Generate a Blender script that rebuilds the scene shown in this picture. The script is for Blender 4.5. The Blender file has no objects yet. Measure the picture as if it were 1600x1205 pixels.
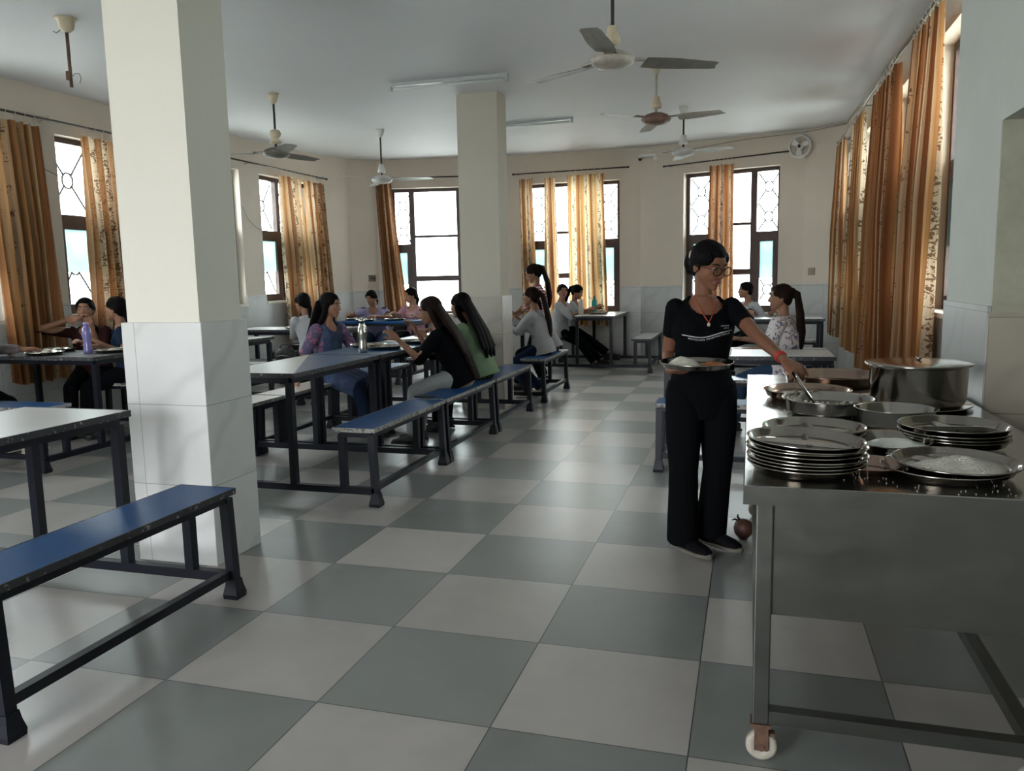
import bpy, bmesh, math, random
import numpy as np
from mathutils import Vector, Matrix, noise
from mathutils.bvhtree import BVHTree
random.seed(7)
V = Vector
PI = math.pi
C = bpy.context.scene.collection
sc = bpy.context.scene

# ---------------------------------------------------------------- camera, world, light, exposure
cam = bpy.data.cameras.new('camera'); camo = bpy.data.objects.new('camera', cam); C.objects.link(camo)
CAM = V((1.34908, -2.19675, 1.37369)); YAW, PITCH, ROLL = -.2900016, -.131875, -.0197766
fwd = V((math.sin(YAW)*math.cos(PITCH), math.cos(YAW)*math.cos(PITCH), math.sin(PITCH)))
rt = V((math.cos(YAW), -math.sin(YAW), 0)); up = rt.cross(fwd)
r2 = rt*math.cos(ROLL)+up*math.sin(ROLL); u2 = -rt*math.sin(ROLL)+up*math.cos(ROLL)
camo.matrix_world = Matrix(((r2.x, u2.x, -fwd.x, CAM.x), (r2.y, u2.y, -fwd.y, CAM.y), (r2.z, u2.z, -fwd.z, CAM.z), (0, 0, 0, 1)))
cam.sensor_fit = 'HORIZONTAL'; cam.sensor_width = 36; cam.lens = 1251.94/1600*36
cam.clip_start = .05; cam.clip_end = 200
sc.camera = camo
sc.view_settings.view_transform = 'Standard'; sc.view_settings.look = 'None'
sc.view_settings.gamma = 1; sc.view_settings.use_curve_mapping = False
sc.view_settings.exposure = 0.90
sc.cycles.use_denoising = True
sc.cycles.max_bounces = 10; sc.cycles.diffuse_bounces = 5; sc.cycles.glossy_bounces = 4
sc.cycles.transparent_max_bounces = 16; sc.cycles.transmission_bounces = 6
sc.cycles.sample_clamp_indirect = 4.0

w = bpy.data.worlds.new('world'); sc.world = w; w.use_nodes = True
wn = w.node_tree; wn.nodes.clear()
o_ = wn.nodes.new('ShaderNodeOutputWorld'); bg = wn.nodes.new('ShaderNodeBackground')
tc = wn.nodes.new('ShaderNodeTexCoord'); sp = wn.nodes.new('ShaderNodeSeparateXYZ')
rp = wn.nodes.new('ShaderNodeValToRGB')
wn.links.new(tc.outputs['Generated'], sp.inputs[0]); wn.links.new(sp.outputs['Z'], rp.inputs[0])
rp.color_ramp.elements[0].position = 0.0; rp.color_ramp.elements[0].color = (.88, .92, .94, 1)
rp.color_ramp.elements[1].position = .6; rp.color_ramp.elements[1].color = (.95, .97, 1.0, 1)
wn.links.new(rp.outputs[0], bg.inputs[0]); bg.inputs[1].default_value = 11.0
wn.links.new(bg.outputs[0], o_.inputs[0])

PORTALS = []
def portal(c, nrm, wd, ht):
    l = bpy.data.lights.new('daylight_portal', 'AREA'); l.shape = 'RECTANGLE'; l.size = wd; l.size_y = ht
    l.cycles.is_portal = True
    o = bpy.data.objects.new('daylight_portal', l); C.objects.link(o)
    z = -V(nrm).normalized(); x = V((0, 0, 1)).cross(z).normalized(); y = z.cross(x)
    o.matrix_world = Matrix(((x.x, y.x, z.x, c[0]), (x.y, y.y, z.y, c[1]), (x.z, y.z, z.z, c[2]), (0, 0, 0, 1)))
    return o

# ---------------------------------------------------------------- materials
MATS = {}
def mat(name, col=(.5, .5, .5), rough=.5, metal=0, noise_amt=0, nscale=8, bump=0, bscale=60, spec=.5, col2=None, coat=0):
    if name in MATS: return MATS[name]
    m = bpy.data.materials.new(name); m.use_nodes = True; MATS[name] = m
    nt = m.node_tree; b = nt.nodes['Principled BSDF']
    b.inputs['Base Color'].default_value = (*col, 1); b.inputs['Roughness'].default_value = rough
    b.inputs['Metallic'].default_value = metal; b.inputs['Specular IOR Level'].default_value = spec
    b.inputs['Coat Weight'].default_value = coat
    if noise_amt or col2:
        t = nt.nodes.new('ShaderNodeTexCoord'); n = nt.nodes.new('ShaderNodeTexNoise')
        n.inputs['Scale'].default_value = nscale; n.inputs['Detail'].default_value = 6; n.inputs['Roughness'].default_value = .65
        nt.links.new(t.outputs['Object'], n.inputs['Vector'])
        r = nt.nodes.new('ShaderNodeValToRGB')
        c2 = col2 or tuple(c*(1-noise_amt) for c in col)
        r.color_ramp.elements[0].position = .35; r.color_ramp.elements[1].position = .65
        r.color_ramp.elements[0].color = (*c2, 1); r.color_ramp.elements[1].color = (*col, 1)
        nt.links.new(n.outputs['Fac'], r.inputs[0]); nt.links.new(r.outputs[0], b.inputs['Base Color'])
    if bump:
        t = nt.nodes.new('ShaderNodeTexCoord'); n = nt.nodes.new('ShaderNodeTexNoise')
        n.inputs['Scale'].default_value = bscale; n.inputs['Detail'].default_value = 4
        nt.links.new(t.outputs['Object'], n.inputs['Vector'])
        bp = nt.nodes.new('ShaderNodeBump'); bp.inputs['Strength'].default_value = bump; bp.inputs['Distance'].default_value = .01
        nt.links.new(n.outputs['Fac'], bp.inputs['Height']); nt.links.new(bp.outputs[0], b.inputs['Normal'])
    return m

def nodes(m): return m.node_tree.nodes, m.node_tree.links, m.node_tree.nodes['Principled BSDF']
def math_node(N, L, op, a, b=None, c=None):
    n = N.new('ShaderNodeMath'); n.operation = op
    for i, v in enumerate((a, b, c)):
        if v is None: continue
        if isinstance(v, (int, float)): n.inputs[i].default_value = v
        else: L.new(v, n.inputs[i])
    return n.outputs[0]
def mixc(N, L, f, a, b):
    n = N.new('ShaderNodeMix'); n.data_type = 'RGBA'
    for i, v in ((0, f), (6, a), (7, b)):
        if isinstance(v, (int, float)): n.inputs[i].default_value = v
        elif isinstance(v, tuple): n.inputs[i].default_value = (*v, 1)
        else: L.new(v, n.inputs[i])
    return n.outputs[2]

def floor_mat():
    m = mat('checker_floor_tiles', (.4, .4, .4), .3); N, L, b = nodes(m)
    t = N.new('ShaderNodeTexCoord'); s = N.new('ShaderNodeSeparateXYZ'); L.new(t.outputs['Object'], s.inputs[0])
    x = math_node(N, L, 'DIVIDE', s.outputs[0], .6); y = math_node(N, L, 'DIVIDE', s.outputs[1], .6)
    fx = math_node(N, L, 'FLOOR', x); fy = math_node(N, L, 'FLOOR', y)
    par = math_node(N, L, 'PINGPONG', math_node(N, L, 'ADD', fx, fy), 1)     # 0 even = dark
    par = math_node(N, L, 'GREATER_THAN', par, .5)
    # per-tile variation
    wn_ = N.new('ShaderNodeTexWhiteNoise'); cb = N.new('ShaderNodeCombineXYZ'); L.new(fx, cb.inputs[0]); L.new(fy, cb.inputs[1]); L.new(cb.outputs[0], wn_.inputs[0])
    no = N.new('ShaderNodeTexNoise'); no.inputs['Scale'].default_value = 3.5; no.inputs['Detail'].default_value = 8; no.inputs['Roughness'].default_value = .6
    L.new(t.outputs['Object'], no.inputs['Vector'])
    col = mixc(N, L, par, (.205, .218, .208), (.385, .365, .345))
    var = math_node(N, L, 'MULTIPLY_ADD', wn_.outputs[0], .22, .80)
    var = math_node(N, L, 'ADD', var, math_node(N, L, 'MULTIPLY', math_node(N, L, 'SUBTRACT', no.outputs[0], .5), .35))
    mc = N.new('ShaderNodeVectorMath'); mc.operation = 'SCALE'; L.new(col, mc.inputs[0]); L.new(var, mc.inputs['Scale'])
    gx = math_node(N, L, 'ABSOLUTE', math_node(N, L, 'SUBTRACT', math_node(N, L, 'FRACT', x), .5))
    gy = math_node(N, L, 'ABSOLUTE', math_node(N, L, 'SUBTRACT', math_node(N, L, 'FRACT', y), .5))
    g = math_node(N, L, 'GREATER_THAN', math_node(N, L, 'MAXIMUM', gx, gy), .4968)
    c2 = mixc(N, L, g, mc.outputs[0], (.03, .03, .03)); L.new(c2, b.inputs['Base Color'])
    # small dark specks of dirt
    vo = N.new('ShaderNodeTexVoronoi'); vo.inputs['Scale'].default_value = 2.3; L.new(t.outputs['Object'], vo.inputs['Vector'])
    sk = math_node(N, L, 'LESS_THAN', vo.outputs['Distance'], .012)
    L.new(mixc(N, L, sk, c2, (.04, .035, .03)), b.inputs['Base Color'])
    n2 = N.new('ShaderNodeTexNoise'); n2.inputs['Scale'].default_value = 1.7; n2.inputs['Detail'].default_value = 5; L.new(t.outputs['Object'], n2.inputs['Vector'])
    L.new(math_node(N, L, 'MULTIPLY_ADD', n2.outputs[0], .08, .290), b.inputs['Roughness'])
    bp = N.new('ShaderNodeBump'); bp.inputs['Strength'].default_value = .25; bp.inputs['Distance'].default_value = .002
    hh = math_node(N, L, 'SUBTRACT', math_node(N, L, 'MULTIPLY', no.outputs[0], .3), g); L.new(hh, bp.inputs['Height']); L.new(bp.outputs[0], b.inputs['Normal'])
    b.inputs['Specular IOR Level'].default_value = .6
    return m

def tile_mat(name='marble_wall_tile', base=(.52, .54, .52), scale=.4):
    m = mat(name, base, .30); N, L, b = nodes(m)
    u = N.new('ShaderNodeUVMap'); s = N.new('ShaderNodeSeparateXYZ'); L.new(u.outputs[0], s.inputs[0])
    x = math_node(N, L, 'DIVIDE', s.outputs[0], scale); y = math_node(N, L, 'DIVIDE', s.outputs[1], scale)
    gx = math_node(N, L, 'ABSOLUTE', math_node(N, L, 'SUBTRACT', math_node(N, L, 'FRACT', x), .5))
    gy = math_node(N, L, 'ABSOLUTE', math_node(N, L, 'SUBTRACT', math_node(N, L, 'FRACT', y), .5))
    g = math_node(N, L, 'GREATER_THAN', math_node(N, L, 'MAXIMUM', gx, gy), .4955)
    # diagonal veins, shifted per tile
    fx = math_node(N, L, 'FLOOR', x); fy = math_node(N, L, 'FLOOR', y)
    cb = N.new('ShaderNodeCombineXYZ'); L.new(x, cb.inputs[0]); L.new(y, cb.inputs[1])
    L.new(math_node(N, L, 'MULTIPLY', math_node(N, L, 'ADD', fx, math_node(N, L, 'MULTIPLY', fy, 1.7)), .37), cb.inputs[2])
    wv = N.new('ShaderNodeTexWave'); wv.wave_type = 'BANDS'; wv.bands_direction = 'DIAGONAL'; wv.inputs['Scale'].default_value = .42
    wv.inputs['Distortion'].default_value = 5; wv.inputs['Detail'].default_value = 4; wv.inputs['Detail Scale'].default_value = 1.2
    mp = N.new('ShaderNodeMapping'); mp.inputs['Scale'].default_value = (-1, 1, 1); L.new(cb.outputs[0], mp.inputs[0]); L.new(mp.outputs[0], wv.inputs['Vector'])
    vein = math_node(N, L, 'POWER', wv.outputs['Fac'], 14)
    no = N.new('ShaderNodeTexNoise'); no.inputs['Scale'].default_value = 2.2; no.inputs['Detail'].default_value = 5; L.new(cb.outputs[0], no.inputs['Vector'])
    c = mixc(N, L, no.outputs[0], tuple(k*.9 for k in base), tuple(min(1, k*1.08) for k in base))
    c = mixc(N, L, math_node(N, L, 'MULTIPLY', vein, .28), c, tuple(k*.6 for k in base))
    c = mixc(N, L, g, c, tuple(k*.5 for k in base)); L.new(c, b.inputs['Base Color'])
    return m

def glass_mat():
    m = bpy.data.materials.new('window_glass'); m.use_nodes = True; nt = m.node_tree; nt.nodes.clear()
    o = nt.nodes.new('ShaderNodeOutputMaterial'); t = nt.nodes.new('ShaderNodeBsdfTransparent'); g = nt.nodes.new('ShaderNodeBsdfGlossy')
    g.inputs['Roughness'].default_value = .03; t.inputs[0].default_value = (.93, .97, .96, 1)
    x = nt.nodes.new('ShaderNodeMixShader'); x.inputs[0].default_value = .07
    nt.links.new(t.outputs[0], x.inputs[1]); nt.links.new(g.outputs[0], x.inputs[2]); nt.links.new(x.outputs[0], o.inputs[0]); return m
def lens_mat():
    m = glass_mat(); m.name = 'spectacle_lens'
    for n in m.node_tree.nodes:
        if n.type == 'MIX_SHADER': n.inputs[0].default_value = .015
    return m
def frosted_mat():
    m = bpy.data.materials.new('frosted_window_glass'); m.use_nodes = True; nt = m.node_tree; nt.nodes.clear()
    o = nt.nodes.new('ShaderNodeOutputMaterial'); t = nt.nodes.new('ShaderNodeBsdfTransparent'); g = nt.nodes.new('ShaderNodeBsdfTranslucent')
    t.inputs[0].default_value = (.10, .125, .12, 1); g.inputs[0].default_value = (.34, .44, .43, 1)
    x = nt.nodes.new('ShaderNodeMixShader'); x.inputs[0].default_value = .75
    nt.links.new(t.outputs[0], x.inputs[1]); nt.links.new(g.outputs[0], x.inputs[2]); nt.links.new(x.outputs[0], o.inputs[0]); return m

def curtain_mat(name, off, flip=1.0, tint=(1, 1, 1)):
    """ochre and cream vertical bands, brown printed floral sprays inside the cream bands"""
    m = bpy.data.materials.new(name); m.use_nodes = True; nt = m.node_tree; N, L = nt.nodes, nt.links; N.clear()
    o = N.new('ShaderNodeOutputMaterial'); d = N.new('ShaderNodeBsdfDiffuse'); tl = N.new('ShaderNodeBsdfTranslucent'); x = N.new('ShaderNodeMixShader'); x.inputs[0].default_value = .40
    u = N.new('ShaderNodeUVMap'); s = N.new('ShaderNodeSeparateXYZ'); L.new(u.outputs[0], s.inputs[0])
    ux = math_node(N, L, 'ADD', s.outputs[0], off)
    t = math_node(N, L, 'FRACT', math_node(N, L, 'DIVIDE', ux, .34))
    rp = N.new('ShaderNodeValToRGB'); L.new(t, rp.inputs[0]); rp.color_ramp.interpolation = 'LINEAR'
    el = rp.color_ramp.elements; el[0].position = 0; el[0].color = (.36, .18, .07, 1); el[1].position = 1; el[1].color = (.36, .18, .07, 1)
    for p, c in ((.08, (.42, .23, .10)), (.15, (.52, .38, .24)), (.22, (.56, .47, .35)), (.44, (.56, .46, .34)), (.50, (.48, .31, .17)), (.60, (.35, .16, .065)), (.70, (.20, .085, .04)), (.78, (.36, .19, .09)), (.90, (.44, .30, .17))):
        e = el.new(p); e.color = (*c, 1)
    # thin weave lines
    wv = math_node(N, L, 'SINE', math_node(N, L, 'MULTIPLY', ux, 420)); wv = math_node(N, L, 'MULTIPLY_ADD', wv, .06, .94)
    # flowers: clustered blotches along centre of the cream band and, sparser, in the rust band
    cb = N.new('ShaderNodeCombineXYZ'); L.new(math_node(N, L, 'MULTIPLY', s.outputs[0], 19), cb.inputs[0]); L.new(math_node(N, L, 'MULTIPLY', s.outputs[1], 19), cb.inputs[1])
    n1 = N.new('ShaderNodeTexNoise'); n1.inputs['Scale'].default_value = 1.5; n1.inputs['Detail'].default_value = 3; n1.inputs['Distortion'].default_value = 1.6; L.new(cb.outputs[0], n1.inputs['Vector'])
    cb2 = N.new('ShaderNodeCombineXYZ'); L.new(math_node(N, L, 'MULTIPLY', s.outputs[1], 5.2), cb2.inputs[1]); L.new(math_node(N, L, 'FLOOR', math_node(N, L, 'DIVIDE', ux, .34)), cb2.inputs[0])
    n2 = N.new('ShaderNodeTexNoise'); n2.inputs['Scale'].default_value = 1; n2.inputs['Detail'].default_value = 1; L.new(cb2.outputs[0], n2.inputs['Vector'])
    wob = math_node(N, L, 'MULTIPLY', math_node(N, L, 'SINE', math_node(N, L, 'MULTIPLY', s.outputs[1], 24)), .045)
    dist = math_node(N, L, 'ABSOLUTE', math_node(N, L, 'SUBTRACT', math_node(N, L, 'ADD', t, wob), .33))
    band = math_node(N, L, 'SUBTRACT', 1, math_node(N, L, 'DIVIDE', dist, .13))
    fl = math_node(N, L, 'ADD', math_node(N, L, 'ADD', n1.outputs[0], math_node(N, L, 'MULTIPLY', band, .16)), math_node(N, L, 'MULTIPLY', n2.outputs[0], .25))
    fl = math_node(N, L, 'MULTIPLY', math_node(N, L, 'GREATER_THAN', fl, .775), math_node(N, L, 'GREATER_THAN', band, 0))
    dist2 = math_node(N, L, 'ABSOLUTE', math_node(N, L, 'SUBTRACT', math_node(N, L, 'ADD', t, wob), .82)); band2 = math_node(N, L, 'GREATER_THAN', .06, dist2)
    fl2 = math_node(N, L, 'MULTIPLY', math_node(N, L, 'GREATER_THAN', n1.outputs[0], .58), band2)
    fl = math_node(N, L, 'MAXIMUM', fl, math_node(N, L, 'MULTIPLY', fl2, .6))
    c = mixc(N, L, math_node(N, L, 'MULTIPLY', fl, .85), rp.outputs[0], (.10, .045, .02))
    sc_ = N.new('ShaderNodeVectorMath'); sc_.operation = 'SCALE'; L.new(c, sc_.inputs[0]); L.new(wv, sc_.inputs['Scale'])
    tm = N.new('ShaderNodeVectorMath'); tm.operation = 'MULTIPLY'; L.new(sc_.outputs[0], tm.inputs[0]); tm.inputs[1].default_value = tint
    L.new(tm.outputs[0], d.inputs[0]); L.new(tm.outputs[0], tl.inputs[0])
    L.new(d.outputs[0], x.inputs[1]); L.new(tl.outputs[0], x.inputs[2]); L.new(x.outputs[0], o.inputs[0]); return m

def worn_paint(name, col, under, amount=.62, rough=.35, scale=22, nscale=(1, 1, 1), spec=.28):
    m = mat(name, col, rough, spec=spec); N, L, b = nodes(m)
    t = N.new('ShaderNodeTexCoord'); mp = N.new('ShaderNodeMapping'); mp.inputs['Scale'].default_value = nscale
    L.new(t.outputs['Object'], mp.inputs[0])
    n = N.new('ShaderNodeTexNoise'); n.inputs['Scale'].default_value = scale; n.inputs['Detail'].default_value = 8; n.inputs['Roughness'].default_value = .7; L.new(mp.outputs[0], n.inputs['Vector'])
    f = math_node(N, L, 'GREATER_THAN', n.outputs[0], amount)
    n2 = N.new('ShaderNodeTexNoise'); n2.inputs['Scale'].default_value = 3; n2.inputs['Detail'].default_value = 3; L.new(t.outputs['Object'], n2.inputs['Vector'])
    base = mixc(N, L, n2.outputs[0], tuple(k*.75 for k in col), tuple(min(1, k*1.2) for k in col))
    L.new(mixc(N, L, f, base, under), b.inputs['Base Color'])
    L.new(math_node(N, L, 'MULTIPLY_ADD', n2.outputs[0], .16, max(.288, rough-.05)), b.inputs['Roughness'])
    return m

def steel_mat(name, rough=.18, col=(.62, .60, .57), aniso=False, smudge=.12):
    m = mat(name, col, rough, 1.0); N, L, b = nodes(m)
    t = N.new('ShaderNodeTexCoord'); n = N.new('ShaderNodeTexNoise'); n.inputs['Scale'].default_value = 7; n.inputs['Detail'].default_value = 7; n.inputs['Distortion'].default_value = .7
    mp = N.new('ShaderNodeMapping'); mp.inputs['Scale'].default_value = (1, 1, 2.2) if aniso else (1, 1, 1)
    L.new(t.outputs['Object'], mp.inputs[0]); L.new(mp.outputs[0], n.inputs['Vector'])
    L.new(math_node(N, L, 'MULTIPLY_ADD', n.outputs[0], smudge*2, rough-smudge), b.inputs['Roughness'])
    L.new(mixc(N, L, n.outputs[0], tuple(k*.8 for k in col), tuple(min(1, k*1.12) for k in col)), b.inputs['Base Color'])
    return m

M_floor = floor_mat()
M_plaster = mat('cream_wall_plaster', (.56, .50, .425), .8, noise_amt=.06, nscale=1.3, bump=.08, bscale=25)
M_plaster_col = mat('pale_column_plaster', (.68, .665, .585), .75, noise_amt=.04, nscale=1.5, bump=.06, bscale=25)
M_plaster_near = mat('grey_white_wall_plaster', (.48, .50, .46), .8, noise_amt=.08, nscale=2, bump=.08, bscale=25)
M_ceiling = mat('white_ceiling_paint', (.68, .69, .715), .6, noise_amt=.05, nscale=.6, bump=.35, bscale=1.6)
M_tile = tile_mat('marble_wall_tile', (.40, .41, .40))
M_tile_col = tile_mat('marble_column_tile', (.62, .63, .62))
M_tile_beige = tile_mat('beige_column_tile', (.46, .425, .375))
M_tile_old = tile_mat('old_beige_wall_tile', (.36, .33, .27))
M_glass = glass_mat(); M_frost = frosted_mat()
M_wood = mat('dark_brown_window_wood', (.060, .030, .024), .45, noise_amt=.35, nscale=14, bump=.1)
M_reveal = mat('light_reveal_plaster', (.70, .66, .58), .75, noise_amt=.05)
M_grille = mat('iron_grille', (.03, .045, .05), .5)
M_navy = worn_paint('navy_painted_steel_tube', (.0045, .006, .012), (.10, .10, .10), .72, .42, 35)
M_blue = worn_paint('blue_bench_laminate', (.007, .062, .190), (.26, .34, .42), .72, .33, 14, nscale=(1, .35, 1), spec=.18)
M_bluet = worn_paint('blue_table_laminate', (.016, .062, .150), (.28, .33, .38), .74, .26, 14)
M_white = worn_paint('off_white_table_laminate', (.42, .41, .40), (.16, .14, .13), .76, .22, 18)
M_pinkw = worn_paint('pale_pink_laminate', (.42, .36, .33), (.2, .16, .15), .76, .2, 18)
M_edge = worn_paint('worn_steel_edge', (.30, .29, .27), (.05, .05, .06), .55, .4, 40)
M_edge_d = worn_paint('dark_worn_edge', (.045, .045, .05), (.25, .24, .22), .60, .45, 40)
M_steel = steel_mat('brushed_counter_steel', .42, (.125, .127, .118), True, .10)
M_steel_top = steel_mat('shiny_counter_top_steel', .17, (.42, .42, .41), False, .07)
M_plate = steel_mat('polished_thali_steel', .15, (.42, .39, .35), False, .05)
M_potm = steel_mat('polished_pot_steel', .15, (.48, .46, .43), False, .06)
M_copper = steel_mat('warm_tinted_steel', .16, (.42, .31, .25), False, .05)
M_rod = mat('dark_rod_metal', (.030, .022, .018), .4, .3)
M_rod_b = mat('grey_brown_rod_metal', (.20, .17, .14), .4, .4)
M_ring = mat('steel_curtain_ring', (.5, .47, .42), .3, .9)
M_fan_w = mat('dusty_cream_fan_enamel', (.42, .38, .32), .45, noise_amt=.3, nscale=18)
M_fan_b = mat('dusty_grey_brown_fan_blade', (.16, .145, .125), .5, noise_amt=.35, nscale=10)
M_fan_r = mat('rusty_brown_fan_enamel', (.20, .12, .085), .5, noise_amt=.4, nscale=22)
M_fan_p = mat('pale_fan_enamel', (.55, .55, .53), .4, noise_amt=.15, nscale=10)
M_black = mat('black_rubber', (.012, .012, .013), .6)
M_tube = mat('frosted_tube_glass', (.72, .76, .76), .25)
M_batten = mat('tube_light_batten', (.50, .53, .53), .4)
M_cream = mat('cream_plastic', (.55, .48, .34), .45, noise_amt=.15, nscale=20)
M_rust = mat('rusty_steel', (.12, .06, .035), .7, noise_amt=.5, nscale=30)
M_white_pl = mat('white_plastic', (.62, .62, .60), .4)
M_rice = mat('boiled_rice', (.68, .66, .58), .7, noise_amt=.2, nscale=160, bump=.9, bscale=220)
M_curd = mat('white_curd', (.74, .77, .74), .35, bump=.3, bscale=60)
M_curry = mat('orange_brown_curry', (.36, .13, .035), .35, noise_amt=.5, nscale=60, bump=.5, bscale=90)
M_dal = mat('dark_curry_gravy', (.13, .085, .04), .22, noise_amt=.4, nscale=30)
M_gunk = mat('pale_food_scraps', (.42, .39, .30), .8, noise_amt=.3, nscale=120, bump=.8, bscale=150)
M_cable = mat('grey_cable', (.22, .22, .20), .6)
M_ground = mat('pale_outdoor_paving', (.60, .60, .56), .9)

# ---------------------------------------------------------------- mesh helpers
def link(name, me, mats, parent=None, loc=None, smooth=False):
    o = bpy.data.objects.new(name, me); C.objects.link(o)
    for m in (mats if isinstance(mats, (list, tuple)) else [mats]): me.materials.append(m)
    if parent: o.parent = parent
    if loc is not None: o.location = loc
    if smooth:
        me.polygons.foreach_set('use_smooth', [True]*len(me.polygons))
    return o
class B:
    def __init__(s): s.bm = bmesh.new(); s.uv = None
    def box(s, x0, x1, y0, y1, z0, z1, M=None, mi=0, bev=0):
        r = bmesh.ops.create_cube(s.bm, size=1)['verts']
        for v in r: v.co = V((x0+(v.co.x+.5)*(x1-x0), y0+(v.co.y+.5)*(y1-y0), z0+(v.co.z+.5)*(z1-z0)))
        fs = {f for v in r for f in v.link_faces}
        for f in fs: f.material_index = mi
        if bev:
            es = {e for v in r for e in v.link_edges}
            rr = bmesh.ops.bevel(s.bm, geom=list(es), offset=bev, segments=2, affect='EDGES', profile=.5)
            r = [v for v in rr['verts']]+[v for v in r if v.is_valid]; r = list(set(r))
            for f in rr['faces']: f.material_index = mi
        if M is not None:
            for v in r: v.co = M @ v.co
        return s
    def beam(s, p, q, w_=.04, h=.04, upv=(0, 0, 1), mi=0):
        p, q = V(p), V(q); z = (q-p); l = z.length; z.normalize(); u = V(upv)
        x = u.cross(z)
        if x.length < 1e-4: x = V((1, 0, 0)).cross(z)
        x.normalize(); y = z.cross(x)
        M = Matrix(((x.x, y.x, z.x, p.x), (x.y, y.y, z.y, p.y), (x.z, y.z, z.z, p.z), (0, 0, 0, 1)))
        return s.box(-w_/2, w_/2, -h/2, h/2, 0, l, M, mi)
    def tube(s, pts, rs, n=12, flat=None, caps=True, mi=0, rx=None):
        """swept tube through pts; rs radius per point (or one); flat=(axisvector, factor) squeezes"""
        pts = [V(p) for p in pts]; k = len(pts)
        if not isinstance(rs, (list, tuple)): rs = [rs]*k
        rings = []; prev = None
        for i, p in enumerate(pts):
            d = (pts[min(i+1, k-1)]-pts[max(i-1, 0)])
            if d.length < 1e-7: d = V((0, 0, 1))
            d.normalize()
            if prev is None:
                a = V((0, 0, 1)) if abs(d.z) < .9 else V((0, 1, 0)); x = d.cross(a).normalized()
            else:
                x = prev-d*prev.dot(d); x.normalize()
            prev = x; y = d.cross(x); ring = []
            for j in range(n):
                a = 2*PI*j/n; off = (x*math.cos(a)+y*math.sin(a))*rs[i]
                if flat:
                    ax = V(flat[0]).normalized(); off = off-ax*(off.dot(ax)*(1-flat[1]))
                ring.append(s.bm.verts.new(p+off))
            rings.append(ring)
        for a, b in zip(rings, rings[1:]):
            for j in range(n):
                f = s.bm.faces.new((a[j], a[(j+1) % n], b[(j+1) % n], b[j])); f.material_index = mi; f.smooth = True
        if caps:
            f = s.bm.faces.new(rings[0][::-1]); f.material_index = mi; f = s.bm.faces.new(rings[-1]); f.material_index = mi
        return s
    def lathe(s, prof, n=32, M=None, mi=0, closed=False):
        """prof: list of (r,z)"""
        rings = []
        for r, z in prof:
            if r < 1e-6:
                v = s.bm.verts.new((0, 0, z)); rings.append([v]*n)
            else: rings.append([s.bm.verts.new((r*math.cos(2*PI*j/n), r*math.sin(2*PI*j/n), z)) for j in range(n)])
        pr = list(zip(rings, rings[1:]))
        if closed: pr.append((rings[-1], rings[0]))
        for a, b in pr:
            for j in range(n):
                vs = [a[j], a[(j+1) % n], b[(j+1) % n], b[j]]; u = []
                for v in vs:
                    if v not in u: u.append(v)
                if len(u) > 2:
                    try: f = s.bm.faces.new(u); f.material_index = mi; f.smooth = True
                    except ValueError: pass
        if M is not None:
            for v in {v for r in rings for v in r}: v.co = M @ v.co
        return s
    def ell(s, c, r, M=None, sub=3, mi=0):
        """ellipsoid; M 3x3 rotation"""
        vs = bmesh.ops.create_icosphere(s.bm, subdivisions=sub, radius=1)['verts']
        for v in vs:
            p = V((v.co.x*r[0], v.co.y*r[1], v.co.z*r[2]))
            if M is not None: p = M @ p
            v.co = V(c)+p
        for f in {f for v in vs for f in v.link_faces}: f.material_index = mi; f.smooth = True
        return s
    def build(s, name, mats, parent=None, loc=None, smooth=False, normals=True):
        if normals: bmesh.ops.recalc_face_normals(s.bm, faces=s.bm.faces)
        me = bpy.data.meshes.new(name); s.bm.to_mesh(me); s.bm.free()
        return link(name, me, mats, parent, loc, smooth)

def tag(o, label=None, cat=None, group=None, kind=None):
    if label: o['label'] = label
    if cat: o['category'] = cat
    if group: o['group'] = group
    if kind: o['kind'] = kind
    return o
def thing(name, label, cat, loc=(0, 0, 0), rz=0, group=None):
    o = bpy.data.objects.new(name, None); C.objects.link(o); o.location = loc; o.rotation_euler = (0, 0, rz); o.empty_display_size = .1
    return tag(o, label, cat, group)
def copy_tree(o, parent=None, **kw):
    c = o.copy(); C.objects.link(c); c.parent = parent
    for ch in list(o.children): copy_tree(ch, c)
    return c
def rotz(a): return Matrix.Rotation(a, 3, 'Z')

# ================================================================ THE ROOM
CEIL = 3.27
def ceil_z(y): return CEIL if y < 5.85 else CEIL+.025*(y-5.85)
b = B(); b.box(-5.6, 3.2, -6.0, 11.6, -.1, 0); tag(b.build('floor', M_floor), kind='structure')
b = B(); b.box(-60, 60, -60, 70, -.4, -.25); tag(b.build('ground', M_ground), kind='structure')
bm = bmesh.new()
ys = [-6.0, -3, 0, 3, 5.85, 8, 10, 11.6]; top = []; bot = []
for y in ys:
    z = ceil_z(y); bot.append([bm.verts.new((-5.6, y, z)), bm.verts.new((3.2, y, z))]); top.append([bm.verts.new((-5.6, y, z+.15)), bm.verts.new((3.2, y, z+.15))])
for i in range(len(ys)-1):
    bm.faces.new((bot[i][0], bot[i+1][0], bot[i+1][1], bot[i][1])); bm.faces.new((top[i][0], top[i][1], top[i+1][1], top[i+1][0]))
    bm.faces.new((bot[i][0], top[i][0], top[i+1][0], bot[i+1][0])); bm.faces.new((bot[i][1], bot[i+1][1], top[i+1][1], top[i][1]))
bm.faces.new((bot[0][0], bot[0][1], top[0][1], top[0][0])); bm.faces.new((bot[-1][0], top[-1][0], top[-1][1], bot[-1][1]))
bmesh.ops.recalc_face_normals(bm, faces=bm.faces)
me = bpy.data.meshes.new('ceiling'); bm.to_mesh(me); bm.free(); tag(link('ceiling', me, M_ceiling), kind='structure')

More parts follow.
